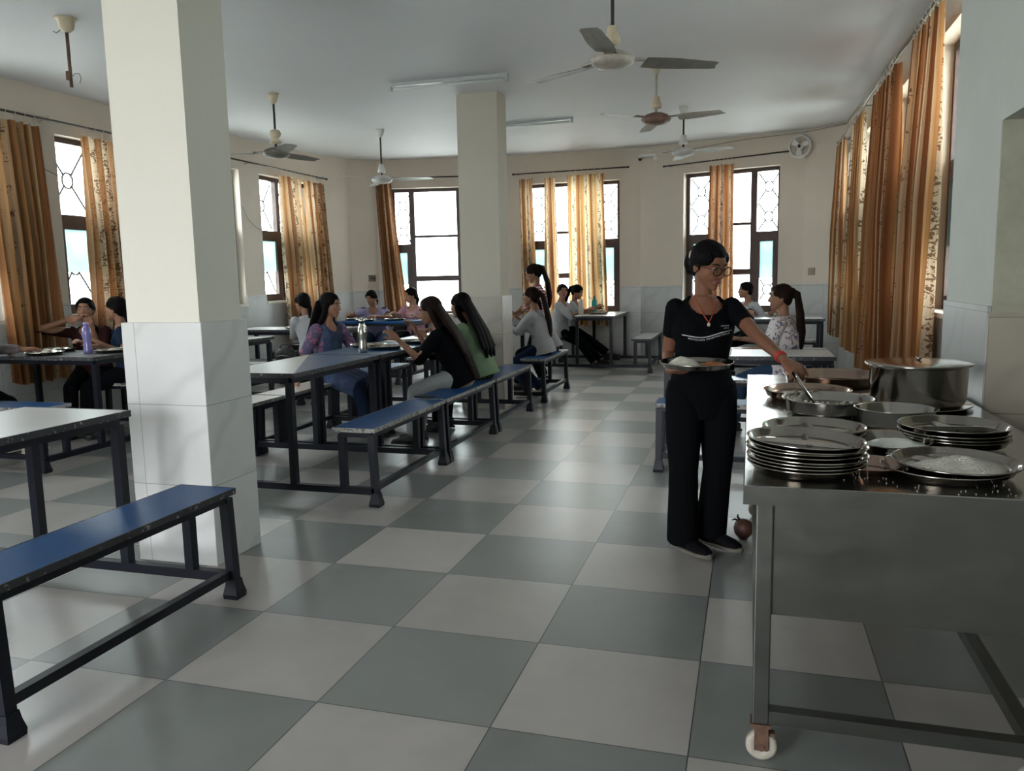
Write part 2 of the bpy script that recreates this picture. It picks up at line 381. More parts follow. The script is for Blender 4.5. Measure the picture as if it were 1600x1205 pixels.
TILE_H = 1.225
def frame_of(A, Bp):
    """wall frame: s along A->B, n outward (to the left of travel), z up"""
    A = V((A[0], A[1], 0)); Bp = V((Bp[0], Bp[1], 0)); d = (Bp-A); L_ = d.length; d.normalize(); n = V((-d.y, d.x, 0))
    return A, d, n, L_
def fmat(A, d, n, s=0, t=0, z=0):
    p = A+d*s+n*t
    return Matrix(((d.x, n.x, 0, p.x), (d.y, n.y, 0, p.y), (0, 0, 1, z), (0, 0, 0, 1)))
def uv_planar(o, A, d, n):
    me = o.data; uv = me.uv_layers.new(name='UVMap')
    for p in me.polygons:
        nn = p.normal
        for li in p.loop_indices:
            co = me.vertices[me.loops[li].vertex_index].co
            r = co-A; s_ = r.dot(d); t_ = r.dot(n)
            if abs(nn.z) > .7: uv.data[li].uv = (s_, t_)
            elif abs(nn.dot(d)) > .7: uv.data[li].uv = (t_+.13, co.z+.02)
            else: uv.data[li].uv = (s_, co.z+.02)
def wall(name, segs, mat_=M_plaster, tmat=M_tile, th=.24, tile=True, ztop=3.6, ext=.06):
    """segs: list of (A,B,[openings (s0,s1,z0,z1)]) drawn into one wall with its tile dado"""
    bw = B(); meta = []
    tl = []
    for A, Bp, ops in segs:
        A, d, n, L_ = frame_of(A, Bp); M = fmat(A, d, n)
        ops = sorted(ops); cur = -ext
        for (s0, s1, z0, z1) in ops:
            bw.box(cur, s0, 0, th, 0, ztop, M); bw.box(s0, s1, 0, th, 0, z0, M); bw.box(s0, s1, 0, th, z1, ztop, M); cur = s1
        bw.box(cur, L_+ext, 0, th, 0, ztop, M)
        if tile: tl.append((A, d, n, L_, ops))
    o = tag(bw.build(name, mat_), kind='structure')
    if tile:
        # one mesh of cladding, uv laid continuously
        bm = bmesh.new(); uvl = bm.loops.layers.uv.new('UVMap'); off = 0
        def quadbox(A, d, n, s0, s1, z0, z1, off, t0=-.014, t1=.01):
            P = lambda s, t, z: A+d*s+n*t+V((0, 0, z))
            c = [[P(s, t, z) for z in (z0, z1)] for s in (s0, s1) for t in (t0, t1)]
            vs = [[bm.verts.new(q) for q in r] for r in c]   # (s0,t0),(s0,t1),(s1,t0),(s1,t1)
            def F(vv, uvs):
                f = bm.faces.new(vv)
                for lp, u in zip(f.loops, uvs): lp[uvl].uv = u
            F((vs[0][0], vs[2][0], vs[2][1], vs[0][1]), ((off+s0, z0+.0), (off+s1, z0), (off+s1, z1), (off+s0, z1)))
            F((vs[0][1], vs[2][1], vs[3][1], vs[1][1]), ((off+s0, .1), (off+s1, .1), (off+s1, .13), (off+s0, .13)))
            F((vs[0][0], vs[0][1], vs[1][1], vs[1][0]), ((.1, z0), (.1, z1), (.13, z1), (.13, z0)))
            F((vs[2][0], vs[3][0], vs[3][1], vs[2][1]), ((.1, z0), (.13, z0), (.13, z1), (.1, z1)))
        for A, d, n, L_, ops in tl:
            cur = 0
            for (s0, s1, z0, z1) in ops:
                if z0 < TILE_H:
                    quadbox(A, d, n, cur, s0, 0, TILE_H, off); 
                    if z0 > .05: quadbox(A, d, n, s0, s1, 0, z0-.001, off)
                    cur = s1
            quadbox(A, d, n, cur, L_, 0, TILE_H, off); off += L_
        me = bpy.data.meshes.new('tile_dado'); bm.to_mesh(me); bm.free(); c = link('tile_dado', me, tmat); c.parent = o
    return o

NW = [0]
def window(A, Bp, s0, s1, z0, z1, depth=.13, cols=(.30, .70), toprow=.42, mid=None, glaze_low=True, side_rows=None, portal_=True, sill=True, grille=True, fw=.055):
    """window joinery in a wall opening; cols = mullion positions as fractions"""
    A, d, n, L_ = frame_of(A, Bp); NW[0] += 1
    M = fmat(A, d, n, s0, depth, 0); wd = s1-s0; e = .002
    f = B(); f.box(e, wd-e, 0, .07, z1-fw, z1-e, M); f.box(e, wd-e, 0, .07, z0+e, z0+fw, M); f.box(e, fw, 0, .07, z0+fw, z1-fw, M); f.box(wd-fw, wd-e, 0, .07, z0+fw, z1-fw, M)
    mx = [wd*c for c in cols]; mw = .045
    for m in mx: f.box(m-mw, m+mw, .001, .069, z0+fw, z1-fw, M)
    edges = [fw]+[v for m in mx for v in (m-mw, m+mw)]+[wd-fw]
    cells = [(edges[i], edges[i+1]) for i in range(0, len(edges), 2)]
    H_ = z1-z0; o = f.build('window_%d' % NW[0], M_wood); tag(o, kind='structure')
    gl = B(); fr = B(); gr = B(); sash = B()
    for k, (a, c_) in enumerate(cells):
        side = (k != len(cells)//2) if len(cells) == 3 else True
        if side:
            zt = z0+H_*.545
            sash.box(a, c_, .002, .068, zt-.045, zt+.045, M)
            gl.box(a, c_, .03, .036, zt+.045, z1-fw, M)
            # casement leaf below: its own stiles, frosted pane and iron grille
            q = .055; zb = z0+fw
            sash.box(a, a+q, -.012, .045, zb, zt-.045, M); sash.box(c_-q, c_, -.012, .045, zb, zt-.045, M)
            sash.box(a+q, c_-q, -.012, .045, zt-.045-q, zt-.045, M); sash.box(a+q, c_-q, -.012, .045, zb, zb+q, M)
            (fr if glaze_low else gl).box(a+q, c_-q, .014, .02, zb+(zt-zb)*.42, zt-.045-q, M); gl.box(a+q, c_-q, .014, .02, zb+q, zb+(zt-zb)*.42, M)
            zr = [(zb+q, zt-.045-q)]
            if grille: zr.append((zt+.045, z1-fw))
        else:
            zA = z0+H_*.625; zB = z0+H_*.29
            sash.box(a, c_, .002, .068, zA-.02, zA+.02, M); sash.box(a, c_, .002, .068, zB-.045, zB+.045, M)
            gl.box(a, c_, .03, .036, zA+.02, z1-fw, M); gl.box(a, c_, .03, .036, zB+.045, zA-.02, M); gl.box(a, c_, .03, .036, z0+fw, zB-.045, M)
            zr = []
        for (ga, gb) in zr:
            cx = (a+c_)/2; R = min(.07, (c_-a)*.3); n_ = max(1, int((gb-ga)/.42)); st = (gb-ga)/n_
            for i in range(n_):
                cz = ga+st*(i+.5); pts = []
                for j in range(9): an = 2*PI*j/8+PI/8; pts.append(M @ V((cx+R*math.cos(an), .085, cz+R*1.15*math.sin(an))))
                gr.tube(pts, .0105, 6)
                for sx in (-1, 1):
                    for sz in (-1, 1):
                        xx = a if sx < 0 else c_
                        gr.tube([M @ V((cx+sx*R*.75, .085, cz+sz*R*.95)), M @ V((cx+sx*R*.45, .085, cz+sz*(R*1.15+.05))), M @ V((xx, .085, cz+sz*st*.5))] if False else
                                [M @ V((cx+sx*R*.72, .085, cz+sz*R*.82)), M @ V((xx, .085, cz+sz*st*.46))], .0105, 6)
    sash.build('sash_frame', M_wood, o); gl.build('glass_pane', M_glass, o)
    if glaze_low and len(fr.bm.verts): fr.build('frosted_pane', M_frost, o)
    else: fr.bm.free()
    if len(gr.bm.verts): gr.build('window_grille', M_grille, o)
    if sill:
        sl = B(); Ms = fmat(A, d, n, s0, 0, 0); sl.box(-.0, wd, -.03, depth-.001, z0-.02, z0+.012, Ms); tag(sl.build('sill', M_reveal, o))
    if portal_:
        c = A+d*((s0+s1)/2)+n*.26; portal((c.x, c.y, (z0+z1)/2), -n, wd, z1-z0)
    return o

# travel so that "left of travel" is outdoors:  left wall is walked towards the camera (-y), back wall towards -x, right wall towards +y
LW = ((-5.15, 9.35), (-5.15, -5.0))
def ly(y): return 9.35-y           # s on the left wall for a given y
# left of travel for (0,-1) is (+1,0): inside; so walk left wall +y -> reversed order
LW = ((-5.15, -5.0), (-5.15, 9.35))
def ly(y): return y+5.0
lw_ops = [(ly(a), ly(c), z0, z1) for a, c, z0, z1 in ((2.0, 3.52, 1.08, 2.86), (4.24, 5.4, 1.10, 2.86), (5.98, 7.18, 1.10, 2.88), (7.64, 9.02, 1.12, 2.88))]
wall('wall_left', [(LW[0], LW[1], lw_ops)])
for k, op in enumerate(lw_ops): window(LW[0], LW[1], *op, cols=(.5,) if k != 3 else (.42,), depth=.10)

c0, c1, c2, c3, c4, c5, c6 = (-5.15, 9.35), (-5.0, 9.92), (-4.72, 10.36), (-2.65, 10.83), (-.35, 10.86), (2.05, 10.13), (2.55, 9.75)
def sx(A, Bp, x): return (x-A[0])/(Bp[0]-A[0])*math.hypot(Bp[0]-A[0], Bp[1]-A[1])
W3 = (sx(c2, c3, -4.49), sx(c2, c3, -2.98), .80, 2.92); W4 = (sx(c3, c4, -2.29), sx(c3, c4, -.69), .80, 2.92); W5 = (sx(c4, c5, .33), sx(c4, c5, 1.72), .80, 2.93)
wall('wall_back', [(c0, c1, []), (c1, c2, []), (c2, c3, [W3]), (c3, c4, [W4]), (c4, c5, [W5]), (c5, c6, [])])
window(c2, c3, *W3, cols=(.22, .74)); window(c3, c4, *W4, cols=(.27, .73)); window(c4, c5, *W5, cols=(.28, .72))

RW = ((2.55, 9.75), (2.55, 2.33))
def ry(y): return 9.75-y
rw_ops = [(ry(c), ry(a), 1.09, 2.93) for a, c in ((2.9, 4.27), (4.78, 6.05), (6.75, 8.05), (8.45, 9.45))]
wall('wall_right', [(RW[0], RW[1], rw_ops)])
for k, op in enumerate(rw_ops): window(RW[0], RW[1], *op, cols=(.5,), depth=.125, grille=k > 0)
# near right wall: pier, then a wide doorway towards the camera with a lintel at about 1.95 m
wall('wall_right_near', [((2.30, 2.33), (2.30, 1.54), [])], mat_=M_plaster_near, th=.9, ext=0)
b = B(); b.box(2.30, 3.2, -.2, 1.54, 1.965, 3.6); b.box(2.30, 3.2, -5.0, -.2, 0, 3.6); tag(b.build('wall_right_lintel', M_plaster_near), kind='structure')
b = B(); b.box(2.29, 3.2, 1.525, 1.54, 0, 1.2)
o = b.build('trim_1', M_tile_old); uv_planar(o, V((2.29, 1.5, 0)), V((1, 0, 0)), V((0, 1, 0))); tag(o, kind='structure')
b = B(); b.box(2.302, 3.2, 1.532, 1.54, 1.2, 1.965); tag(b.build('trim_2', mat('greenish_old_plaster', (.40, .40, .31), .8, noise_amt=.2, nscale=5, bump=.1)), kind='structure')
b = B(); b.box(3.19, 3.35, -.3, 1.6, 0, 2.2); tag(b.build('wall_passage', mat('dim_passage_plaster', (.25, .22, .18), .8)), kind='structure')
# wall behind the camera with the wide entrance the daylight comes through
b = B(); b.box(-5.4, -3.0, -5.2, -5.0, 0, 3.6); b.box(-3.0, -.4, -5.2, -5.0, 2.6, 3.6); b.box(-.4, 3.2, -5.2, -5.0, 0, 3.6)
tag(b.build('wall_entrance', M_plaster), kind='structure')
portal((-1.7, -5.21, 1.3), (0, 1, 0), 2.6, 2.6)

# columns: tiled up to 1.2 m, plaster above
def column(x0, x1, y0, y1, label, mt, mp):
    t = tag(thing('column', label, 'column', ((x0+x1)/2, (y0+y1)/2, 0)), kind='structure'); hx, hy = (x1-x0)/2, (y1-y0)/2
    b = B(); b.box(-hx+.022, hx-.022, -hy+.022, hy-.022, 0, 3.27); b.build('plaster_shaft', mp, t)
    b = B(); b.box(-hx, hx, -hy, hy, 0, 1.2, bev=.004); o = b.build('tile_cladding', mt, t)
    me = o.data; uv = me.uv_layers.new(name='UVMap')
    for p in me.polygons:
        for li in p.loop_indices:
            co = me.vertices[me.loops[li].vertex_index].co
            if abs(p.normal.z) > .7: uv.data[li].uv = (.1+co.x*.1, .1+co.y*.1)
            elif abs(p.normal.y) > .5: uv.data[li].uv = (co.x+hx+.325, co.z)
            else: uv.data[li].uv = (co.y+hy+.01, co.z)
    return t
column(-1.60, -1.14, 1.02, 1.39, 'near square column, white marble tile below and cream plaster above', M_tile_col, M_plaster_col)
column(-1.62, -1.14, 5.85, 6.21, 'far square column standing beside the row of blue benches', M_tile_beige, mat('beige_column_plaster', (.55, .515, .44), .78, noise_amt=.04, nscale=1.5))

# ================================================================ CURTAINS AND RODS
M_cur = [curtain_mat('ochre_floral_curtain_cloth', .0), curtain_mat('rust_floral_curtain_cloth', .17, tint=(.62, .50, .46)), curtain_mat('pale_floral_curtain_cloth', .08, tint=(1.15, 1.2, 1.15)), curtain_mat('faded_brown_floral_curtain_cloth', .08, tint=(.98, .88, .82))]
def rod(label, p, q, mt=M_rod, r=.011, group='curtain rods', brk=(.04, .96), n=None, wallgap=.1):
    p, q = V(p), V(q); t = thing('curtain_rod', label, 'curtain rod', (p+q)/2, group=None)
    o = (p+q)/2; b = B(); b.tube([p-o, q-o], r, 12); b.build('pole', mt, t)
    for e in (p, q): b = B(); b.ell(e-o, (r*1.7,)*3, sub=2); b.build('finial', mt, t)
    for f in brk:
        c = p.lerp(q, f)-o; b = B(); b.tube([c, c+V(n)*wallgap], .007, 8); b.tube([c+V(n)*(wallgap-.008), c+V(n)*wallgap], .022, 12)
        b.tube([c+V((0, 0, -.02)), c+V((0, 0, .035))], .006, 8); b.build('bracket', M_ring, t)
    return t
NC = [0]
def curtain(label, p, q, ztop, zbot, rodz, mi=0, amp=.035, gather=2.3, bottom=None, rings=5, seed=0, sag=.016, pinch=None):
    """hanging folded cloth between p and q (xy, at the top); bottom=(p2,q2) xy at the hem"""
    p, q = V((p[0], p[1], 0)), V((q[0], q[1], 0)); bp_, bq = [V((a[0], a[1], 0)) for a in (bottom or (p, q))]
    rnd = random.Random(seed+31); W_ = (q-p).length; nf = max(2, round(W_/.085)); NU, NV = nf*12, 46
    loc = (p+q)/2; t = thing('curtain', label, 'curtain', (loc.x, loc.y, zbot))
    bm = bmesh.new(); uvl = bm.loops.layers.uv.new('UVMap'); grid = []
    ph = [rnd.uniform(-.6, .6) for _ in range(nf+2)]; aa = [rnd.uniform(.6, 1.25) for _ in range(nf+2)]
    for j in range(NV+1):
        v = j/NV; z = ztop+(zbot-ztop)*v; row = []
        A_ = p.lerp(bp_, v**1.2); B_ = q.lerp(bq, v**1.2); d = (B_-A_).normalized(); n = V((-d.y, d.x, 0))
        am = amp*(.6+.85*min(1, v*2.2))
        for i in range(NU+1):
            u = i/NU; k = u*nf; ki = int(k); fk = k-ki
            ampk = aa[ki]*(1-fk)+aa[ki+1]*fk; phk = ph[ki]*(1-fk)+ph[ki+1]*fk
            off = am*ampk*math.sin(2*PI*k+phk+.5*math.sin(v*3+seed))+.012*math.sin(5*u+4*v+seed)*v
            uu = u+.012*math.sin(4*PI*k+v*2)/1
            zz = z-(sag*abs(math.sin(PI*k*rings/max(1, nf))) if j <= 1 else 0)+ (.012*math.sin(2*PI*k) if j == NV else 0)
            pt = A_+(B_-A_)*uu+n*off
            row.append(bm.verts.new((pt.x-loc.x, pt.y-loc.y, zz-zbot)))
        grid.append(row)
    Wc = W_*gather
    for j in range(NV):
        for i in range(NU):
            f = bm.faces.new((grid[j][i], grid[j][i+1], grid[j+1][i+1], grid[j+1][i])); f.smooth = True
            for lp, (uu, vv) in zip(f.loops, ((i, j), (i+1, j), (i+1, j+1), (i, j+1))): lp[uvl].uv = (uu/NU*Wc+seed*.21, (1-vv/NV)*(ztop-zbot))
    me = bpy.data.meshes.new('cloth'); bm.to_mesh(me); bm.free(); o = link('cloth', me, M_cur[mi], t)
    d = (q-p).normalized()
    for i in range(rings):
        c = p+(q-p)*((i+.5)/rings)-loc; pts = []
        for j in range(13): a = 2*PI*j/12; n = V((-d.y, d.x, 0)); pts.append(V((c.x, c.y, rodz-zbot-.008))+n*(.019*math.cos(a))+V((0, 0, .021*math.sin(a)-.0)))
        b = B(); b.tube(pts, .0028, 6, caps=False)
        b.tube([V((c.x, c.y, rodz-zbot-.028)), V((c.x, c.y, ztop-zbot-.012))], .002, 6); b.build('curtain_ring', M_ring, t)
    return t
# left wall
rod('dark curtain rod at the far left of the room, seen left of the near column', (-5.04, 1.9, 2.94), (-5.04, 5.6, 2.96), n=(-1, 0, 0), wallgap=.11, brk=(.03, .59, .97))
rod('dark curtain rod on the left wall above the two orange curtains between column and corner', (-5.04, 5.9, 2.97), (-5.04, 9.30, 2.98), n=(-1, 0, 0), wallgap=.11, brk=(.04, .42, .97))
curtain('orange and cream floral curtain at the left edge of the photo', (-5.04, 3.45), (-5.04, 3.96), 2.88, .52, 2.95, 0, .05, 2.2, ((-5.0, 3.40), (-5.0, 3.98)), 5, seed=1)
curtain('rust and cream floral curtain partly hidden by the left side of the near column', (-5.04, 4.46), (-5.04, 5.02), 2.88, .52, 2.955, 0, .045, 2.2, ((-5.0, 4.44), (-5.0, 5.06)), 5, seed=4)
curtain('orange curtain with brown sprays just right of the near column, left one of the pair', (-5.04, 7.97), (-5.04, 8.52), 2.90, .50, 2.975, 0, .04, 2.2, ((-5.02, 8.02), (-5.0, 8.66)), 5, seed=2)
curtain('orange curtain of the left wall nearest the corner, right one of the pair', (-5.04, 8.62), (-5.04, 9.20), 2.90, .50, 2.98, 0, .04, 2.2, ((-5.0, 8.72), (-4.98, 9.26)), 5, seed=3)
def onw(A, Bp, x, off=-.10):
    A_, d, n, L_ = frame_of(A, Bp); s = sx(A, Bp, x); p = A_+d*s+n*off; return (p.x, p.y)
def wn3(A, Bp): return frame_of(A, Bp)[2]
p, q = onw(c2, c3, -4.68), onw(c2, c3, -2.85); rod('dark curtain rod above the window left of the far column', (*p, 3.075), (*q, 3.075), n=wn3(c2, c3))
p, q = onw(c3, c4, -2.42), onw(c3, c4, -.54); rod('dark curtain rod above the middle window with three curtains', (*p, 3.075), (*q, 3.09), n=wn3(c3, c4))
p, q = onw(c4, c5, .06), onw(c4, c5, 1.86); rod('dark curtain rod above the window behind the serving woman', (*p, 3.05), (*q, 3.09), n=wn3(c4, c5))
curtain('dull brown-pink curtain gathered at the left of the window beside the far column', onw(c2, c3, -4.70), onw(c2, c3, -4.44), 3.0, .62, 3.075, 1, .035, 3.2, (onw(c2, c3, -4.62), onw(c2, c3, -4.22)), 4, seed=6)
curtain('narrow orange curtain at the left side of the middle window', onw(c3, c4, -2.32), onw(c3, c4, -2.10), 3.0, .62, 3.077, 0, .035, 2.6, (onw(c3, c4, -2.30), onw(c3, c4, -2.02)), 4, seed=7)
curtain('narrow orange curtain second from the left on the middle window', onw(c3, c4, -1.90), onw(c3, c4, -1.72), 3.0, .62, 3.08, 0, .035, 2.6, (onw(c3, c4, -1.92), onw(c3, c4, -1.64)), 4, seed=8)
curtain('wide pale curtain with brown flower stripes on the middle window', onw(c3, c4, -1.52), onw(c3, c4, -.93), 3.02, .60, 3.085, 2, .028, 1.7, (onw(c3, c4, -1.50), onw(c3, c4, -.86)), 6, seed=9)
curtain('tightly gathered brown curtain in the window behind the serving woman', onw(c4, c5, .76), onw(c4, c5, 1.11), 3.0, .62, 3.07, 1, .04, 3.0, (onw(c4, c5, .72), onw(c4, c5, 1.13)), 6, seed=10)
# right wall
rod('long grey-brown curtain rod along the right wall', (2.43, 3.30, 3.05), (2.43, 9.62, 3.10), M_rod_b, .013, n=(1, 0, 0), wallgap=.12, brk=(.17, .36, .60, .96))
curtain('large brown and cream floral curtain nearest the camera on the right wall', (2.43, 3.42), (2.43, 4.28), 2.99, .42, 3.055, 3, .055, 2.0, ((2.44, 3.50), (2.42, 4.42)), 7, seed=11)
curtain('brown floral curtain second from the camera on the right wall', (2.43, 4.95), (2.43, 6.15), 3.0, .45, 3.065, 3, .05, 1.9, ((2.43, 4.85), (2.42, 6.25)), 8, seed=12)
curtain('ochre curtain third from the camera on the right wall', (2.43, 6.95), (2.43, 7.85), 3.02, .52, 3.08, 0, .05, 2.0, ((2.43, 6.85), (2.42, 7.9)), 6, seed=13)
curtain('orange curtain of the right wall nearest the back corner', (2.43, 8.70), (2.43, 9.52), 3.03, .56, 3.093, 0, .045, 2.0, ((2.43, 8.65), (2.42, 9.55)), 6, seed=14)

# ================================================================ CEILING FITTINGS
def fan(label, x, y, hz, ang, mh, mb, blade=.58, cover='cone', bm_=None, yc=None, tiltb=0.0, drop=None):
    t = thing('ceiling_fan', label, 'ceiling fan', (x, y, hz)); zc = ceil_z(y)-hz
    b = B(); b.tube([(0, 0, .05), (0, 0, zc-.03)], .011, 12); b.build('down_rod', M_black if mh is not M_fan_r else M_fan_w, t)
    b = B(); b.lathe([(.001, zc-.001), (.055, zc-.001), (.052, zc-.03), (.03, zc-.085), (.014, zc-.10), (.001, zc-.10)], 24); b.build('ceiling_cup', M_cream if cover != 'white' else M_white_pl, t)
    b = B()
    if cover == 'bulb': b.lathe([(.012, .235), (.045, .225), (.06, .19), (.045, .155), (.02, .145), (.05, .13), (.058, .11), (.045, .095), (.012, .09)], 24)
    else: b.lathe([(.012, .20), (.03, .195), (.034, .165), (.048, .12), (.05, .095), (.012, .09)], 24)
    b.build('shackle_cover', M_cream if cover != 'white' else M_white_pl, t)
    b = B(); b.lathe([(.001, .055), (.05, .055), (.095, .04), (.125, .02), (.13, 0), (.125, -.018), (.10, -.034), (.05, -.046), (.001, -.05)], 40)
    b.lathe([(.132, .006), (.136, .002), (.132, -.004)], 40); b.build('motor_housing', mh, t)
    for k in range(3):
        a = ang+k*2*PI/3; M = Matrix.Rotation(a, 4, 'Z')
        g = B(); bm = g.bm; N_ = 14; rows = []
        for i in range(N_+1):
            u = i/N_; r = .20+u*(blade-.20); wdt = .062+.012*math.sin(PI*min(1, u*1.3)); 
            if u > .92: wdt *= 1-.25*((u-.92)/.08)
            tw = math.radians(11-5*u); row = []
            for s_, th in ((-1, .0025), (0, .006), (1, .0025), (1, -.0), (0, .002), (-1, -.0)):
                yy = s_*wdt; zz = -yy*math.tan(tw)*1+th+tiltb*r-.004
                row.append(bm.verts.new(M @ V((r+(.018 if s_ > 0 and u > .95 else 0), yy, zz))))
            rows.append(row)
        for r0, r1 in zip(rows, rows[1:]):
            for j in range(6): bm.faces.new((r0[j], r0[(j+1) % 6], r1[(j+1) % 6], r1[j]))
        bm.faces.new(rows[0][::-1]); bm.faces.new(rows[-1])
        bl = g.build('fan_blade', mb, t)
        g = B(); g.box(.10, .235, -.022, .022, .008, .016, M); 
        for (rr, yy) in ((.215, .012), (.215, -.012)): g.ell(M @ V((rr, yy, .018)), (.005, .005, .003), sub=1)
        g.build('blade_arm', mh, bl)
    return t
A0 = (.53, 2.79)
fan('large dusty ceiling fan nearest the camera, top centre', .53, 2.79, 2.66, math.radians(-91), M_fan_w, M_fan_b, .67)
fan('brownish ceiling fan below and right of the nearest fan', .50, 5.37, 2.78, math.radians(106.6), M_fan_r, M_fan_w, .60)
fan('pale ceiling fan farthest back, in front of the wall above the right back window', .565, 7.61, 2.80, math.radians(-18), M_fan_p, M_fan_p, .58, 'white')
fan('grey-brown ceiling fan just right of the near column', -3.30, 5.17, 2.69, math.radians(196.6), M_fan_b, M_fan_b, .58, 'bulb')
fan('pale ceiling fan with straight white blades left of the far column', -3.25, 7.52, 2.68, math.radians(6.6), M_fan_p, M_fan_p, .66, 'white')
t = thing('fan_down_rod', 'bare rusty fan rod hanging from the ceiling left of the near column without a fan', 'fan rod', (-3.345, 2.645, 2.80))
b = B(); b.tube([(0, 0, 0), (0, 0, .45)], .012, 12); b.box(-.03, .0, -.012, .012, .05, .11); b.build('rod', M_rust, t)
b = B(); b.lathe([(.001, .469), (.075, .469), (.075, .462), (.06, .455), (.05, .40), (.025, .375), (.001, .37)], 24); b.build('ceiling_cup', M_cream, t)
b = B(); b.tube([(0, 0, .06), (.04, .0, .09), (.08, 0, .085), (.09, 0, .05), (.075, 0, .02)], .003, 6); b.tube([(-.05, 0, .40), (-.09, 0, .38), (-.12, 0, .395)], .004, 6); b.build('loose_wire', M_cable, t)

def tubelight(label, p, q, two=True, g=None):
    p, q = V(p), V(q); o = (p+q)/2; t = thing('tube_light', label, 'tube light', o); d = (q-p).normalized(); n = V((-d.y, d.x, 0)); L_ = (q-p).length
    M = Matrix(((d.x, n.x, 0, 0), (d.y, n.y, 0, 0), (0, 0, 1, 0), (0, 0, 0, 1)))
    b = B(); b.box(-L_/2, L_/2, -.022, .022, .0, .035, M, bev=.004); b.build('batten', M_batten, t)
    b = B(); b.tube([M @ V((-L_/2+.03, -.01, -.022)), M @ V((L_/2-.03, -.01, -.022))], .013, 14); b.build('glass_tube', M_tube, t)
    for s_ in (-1, 1): b = B(); b.box(s_*L_/2-.012, s_*L_/2+.012, -.026, .018, -.04, .036, M); b.build('lamp_holder', M_batten, t)
    b = B(); b.box(-.06, .06, .022, .045, -.015, .03, M); b.build('choke', M_batten, t)
tubelight('unlit tube light fixed to the ceiling at the top of the far column', (-2.02, 5.20, 3.235), (-.86, 5.23, 3.235))
tubelight('unlit tube light on the ceiling right of the far column', (-1.75, 7.78, 3.29), (-.78, 7.72, 3.29))

# ================================================================ WALL FITTINGS
def onplane(A, Bp, x, z, off=0): px_, py_ = onw(A, Bp, x, off); return V((px_, py_, z))
A_, d5, n5, _ = frame_of(c4, c5)
# round wall fan without grille, high on the back wall near the right corner
c = onplane(c5, c6, 2.19, 3.13, 0) if False else onplane(c4, c5, 2.0, 3.14, -.02)
t = thing('wall_fan', 'white round wall-mounted fan ring high beside the right back corner', 'wall fan', c)
Mw = Matrix(((d5.x, -n5.x*0-0, n5.x, 0), (d5.y, 0, n5.y, 0), (0, 1, 0, 0), (0, 0, 0, 1)))
b = B(); b.lathe([(.155, -.02), (.165, -.06), (.150, -.10), (.135, -.10), (.14, -.05), (.135, -.02)], 32, Mw, closed=True); b.build('fan_ring', M_white_pl, t)
b = B(); b.lathe([(.001, -.11), (.035, -.11), (.04, -.05), (.045, 0), (.001, 0)], 20, Mw); b.build('motor', M_white_pl, t)
b = B(); b.lathe([(.001, -.13), (.02, -.125), (.022, -.11), (.001, -.11)], 16, Mw); b.build('hub_cap', M_black, t)
for k in range(3):
    a = k*2*PI/3+.5; b = B(); ca, sa = math.cos(a), math.sin(a)
    pts = [(.03, -.03), (.12, -.05), (.125, .03), (.03, .02)]; vs = []
    for z_ in (-.085, -.08):
        vs.append([b.bm.verts.new(Mw @ V((r*ca-w_*sa, r*sa+w_*ca, z_+w_*.3))) for r, w_ in pts])
    b.bm.faces.new(vs[0]); b.bm.faces.new(vs[1][::-1])
    for j in range(4): b.bm.faces.new((vs[0][j], vs[1][j], vs[1][(j+1) % 4], vs[0][(j+1) % 4]))
    b.build('fan_blade', M_white_pl, t)
c = onplane(c4, c5, -.24, 3.24, -.02)
t = thing('twin_spotlight', 'small white twin spotlight fitting at the top of the back wall', 'wall light', c)
b = B(); b.box(-.13, .16, -.02, .02, -.005, .035); b.build('mount_bar', M_white_pl, t)
for xx, mm in ((-.10, M_black), (.14, M_white_pl)):
    b = B(); b.tube([(xx, 0, .0), (xx, -.04, -.03), (xx, -.09, -.045)], [.012, .03, .036], 14); o = b.build('spot_head', M_white_pl, t)
    b = B(); b.tube([(xx, -.0905, -.045), (xx, -.094, -.045)], .03, 14); b.build('lens', mm, o)
# switch box by the left back corner
c = onplane(c1, c2, -4.80, 1.40, -.02)
t = thing('switch_box', 'dark brown electric switch box on the wall left of the gathered brown curtain', 'switch box', c)
Mb = Matrix.Rotation(math.atan2(*(frame_of(c1, c2)[1].yx)), 4, 'Z')
b = B(); b.box(-.06, .06, -.02, .02, -.02, .09, Mb, bev=.004); b.build('box', M_fan_b, t)
b = B(); b.box(-.045, -.005, -.024, -.02, .01, .06, Mb); b.box(.005, .045, -.024, -.02, .01, .06, Mb); b.build('switch', M_rust, t)
b = B(); b.box(-.06, .04, -.016, .02, -.12, -.03, Mb, bev=.004); b.build('socket', M_cream, t)
b = B(); pts = [(-.02, -.012, -.12), (-.05, -.012, -.35), (-.03, -.012, -.6), (-.05, -.012, -.9)]; b.tube([Mb @ V(p_) for p_ in pts], .004, 6); b.build('cable', M_cable, t)
c = onplane(c4, c5, 2.02, 1.42, -.015); c.x = 2.20; c.y = 10.0
A_, d6, n6, _ = frame_of(c5, c6); c = A_+d6*.16+V((0, 0, 1.40))-n6*.012
t = thing('wall_socket', 'small broken socket plate with peeled plaster on the back wall near the right corner', 'wall socket', c)
Mb = Matrix.Rotation(math.atan2(d6.y, d6.x), 4, 'Z')
b = B(); b.box(-.05, .05, -.012, .012, -.05, .05, Mb, bev=.004); b.build('plate', mat('brownish_socket_plate', (.34, .25, .18), .6, noise_amt=.5, nscale=60), t)
b = B(); b.box(-.02, .02, -.018, -.012, -.02, .02, Mb); b.box(.02, .05, -.016, -.012, .03, .055, Mb); b.build('socket_insert', M_cable, t)
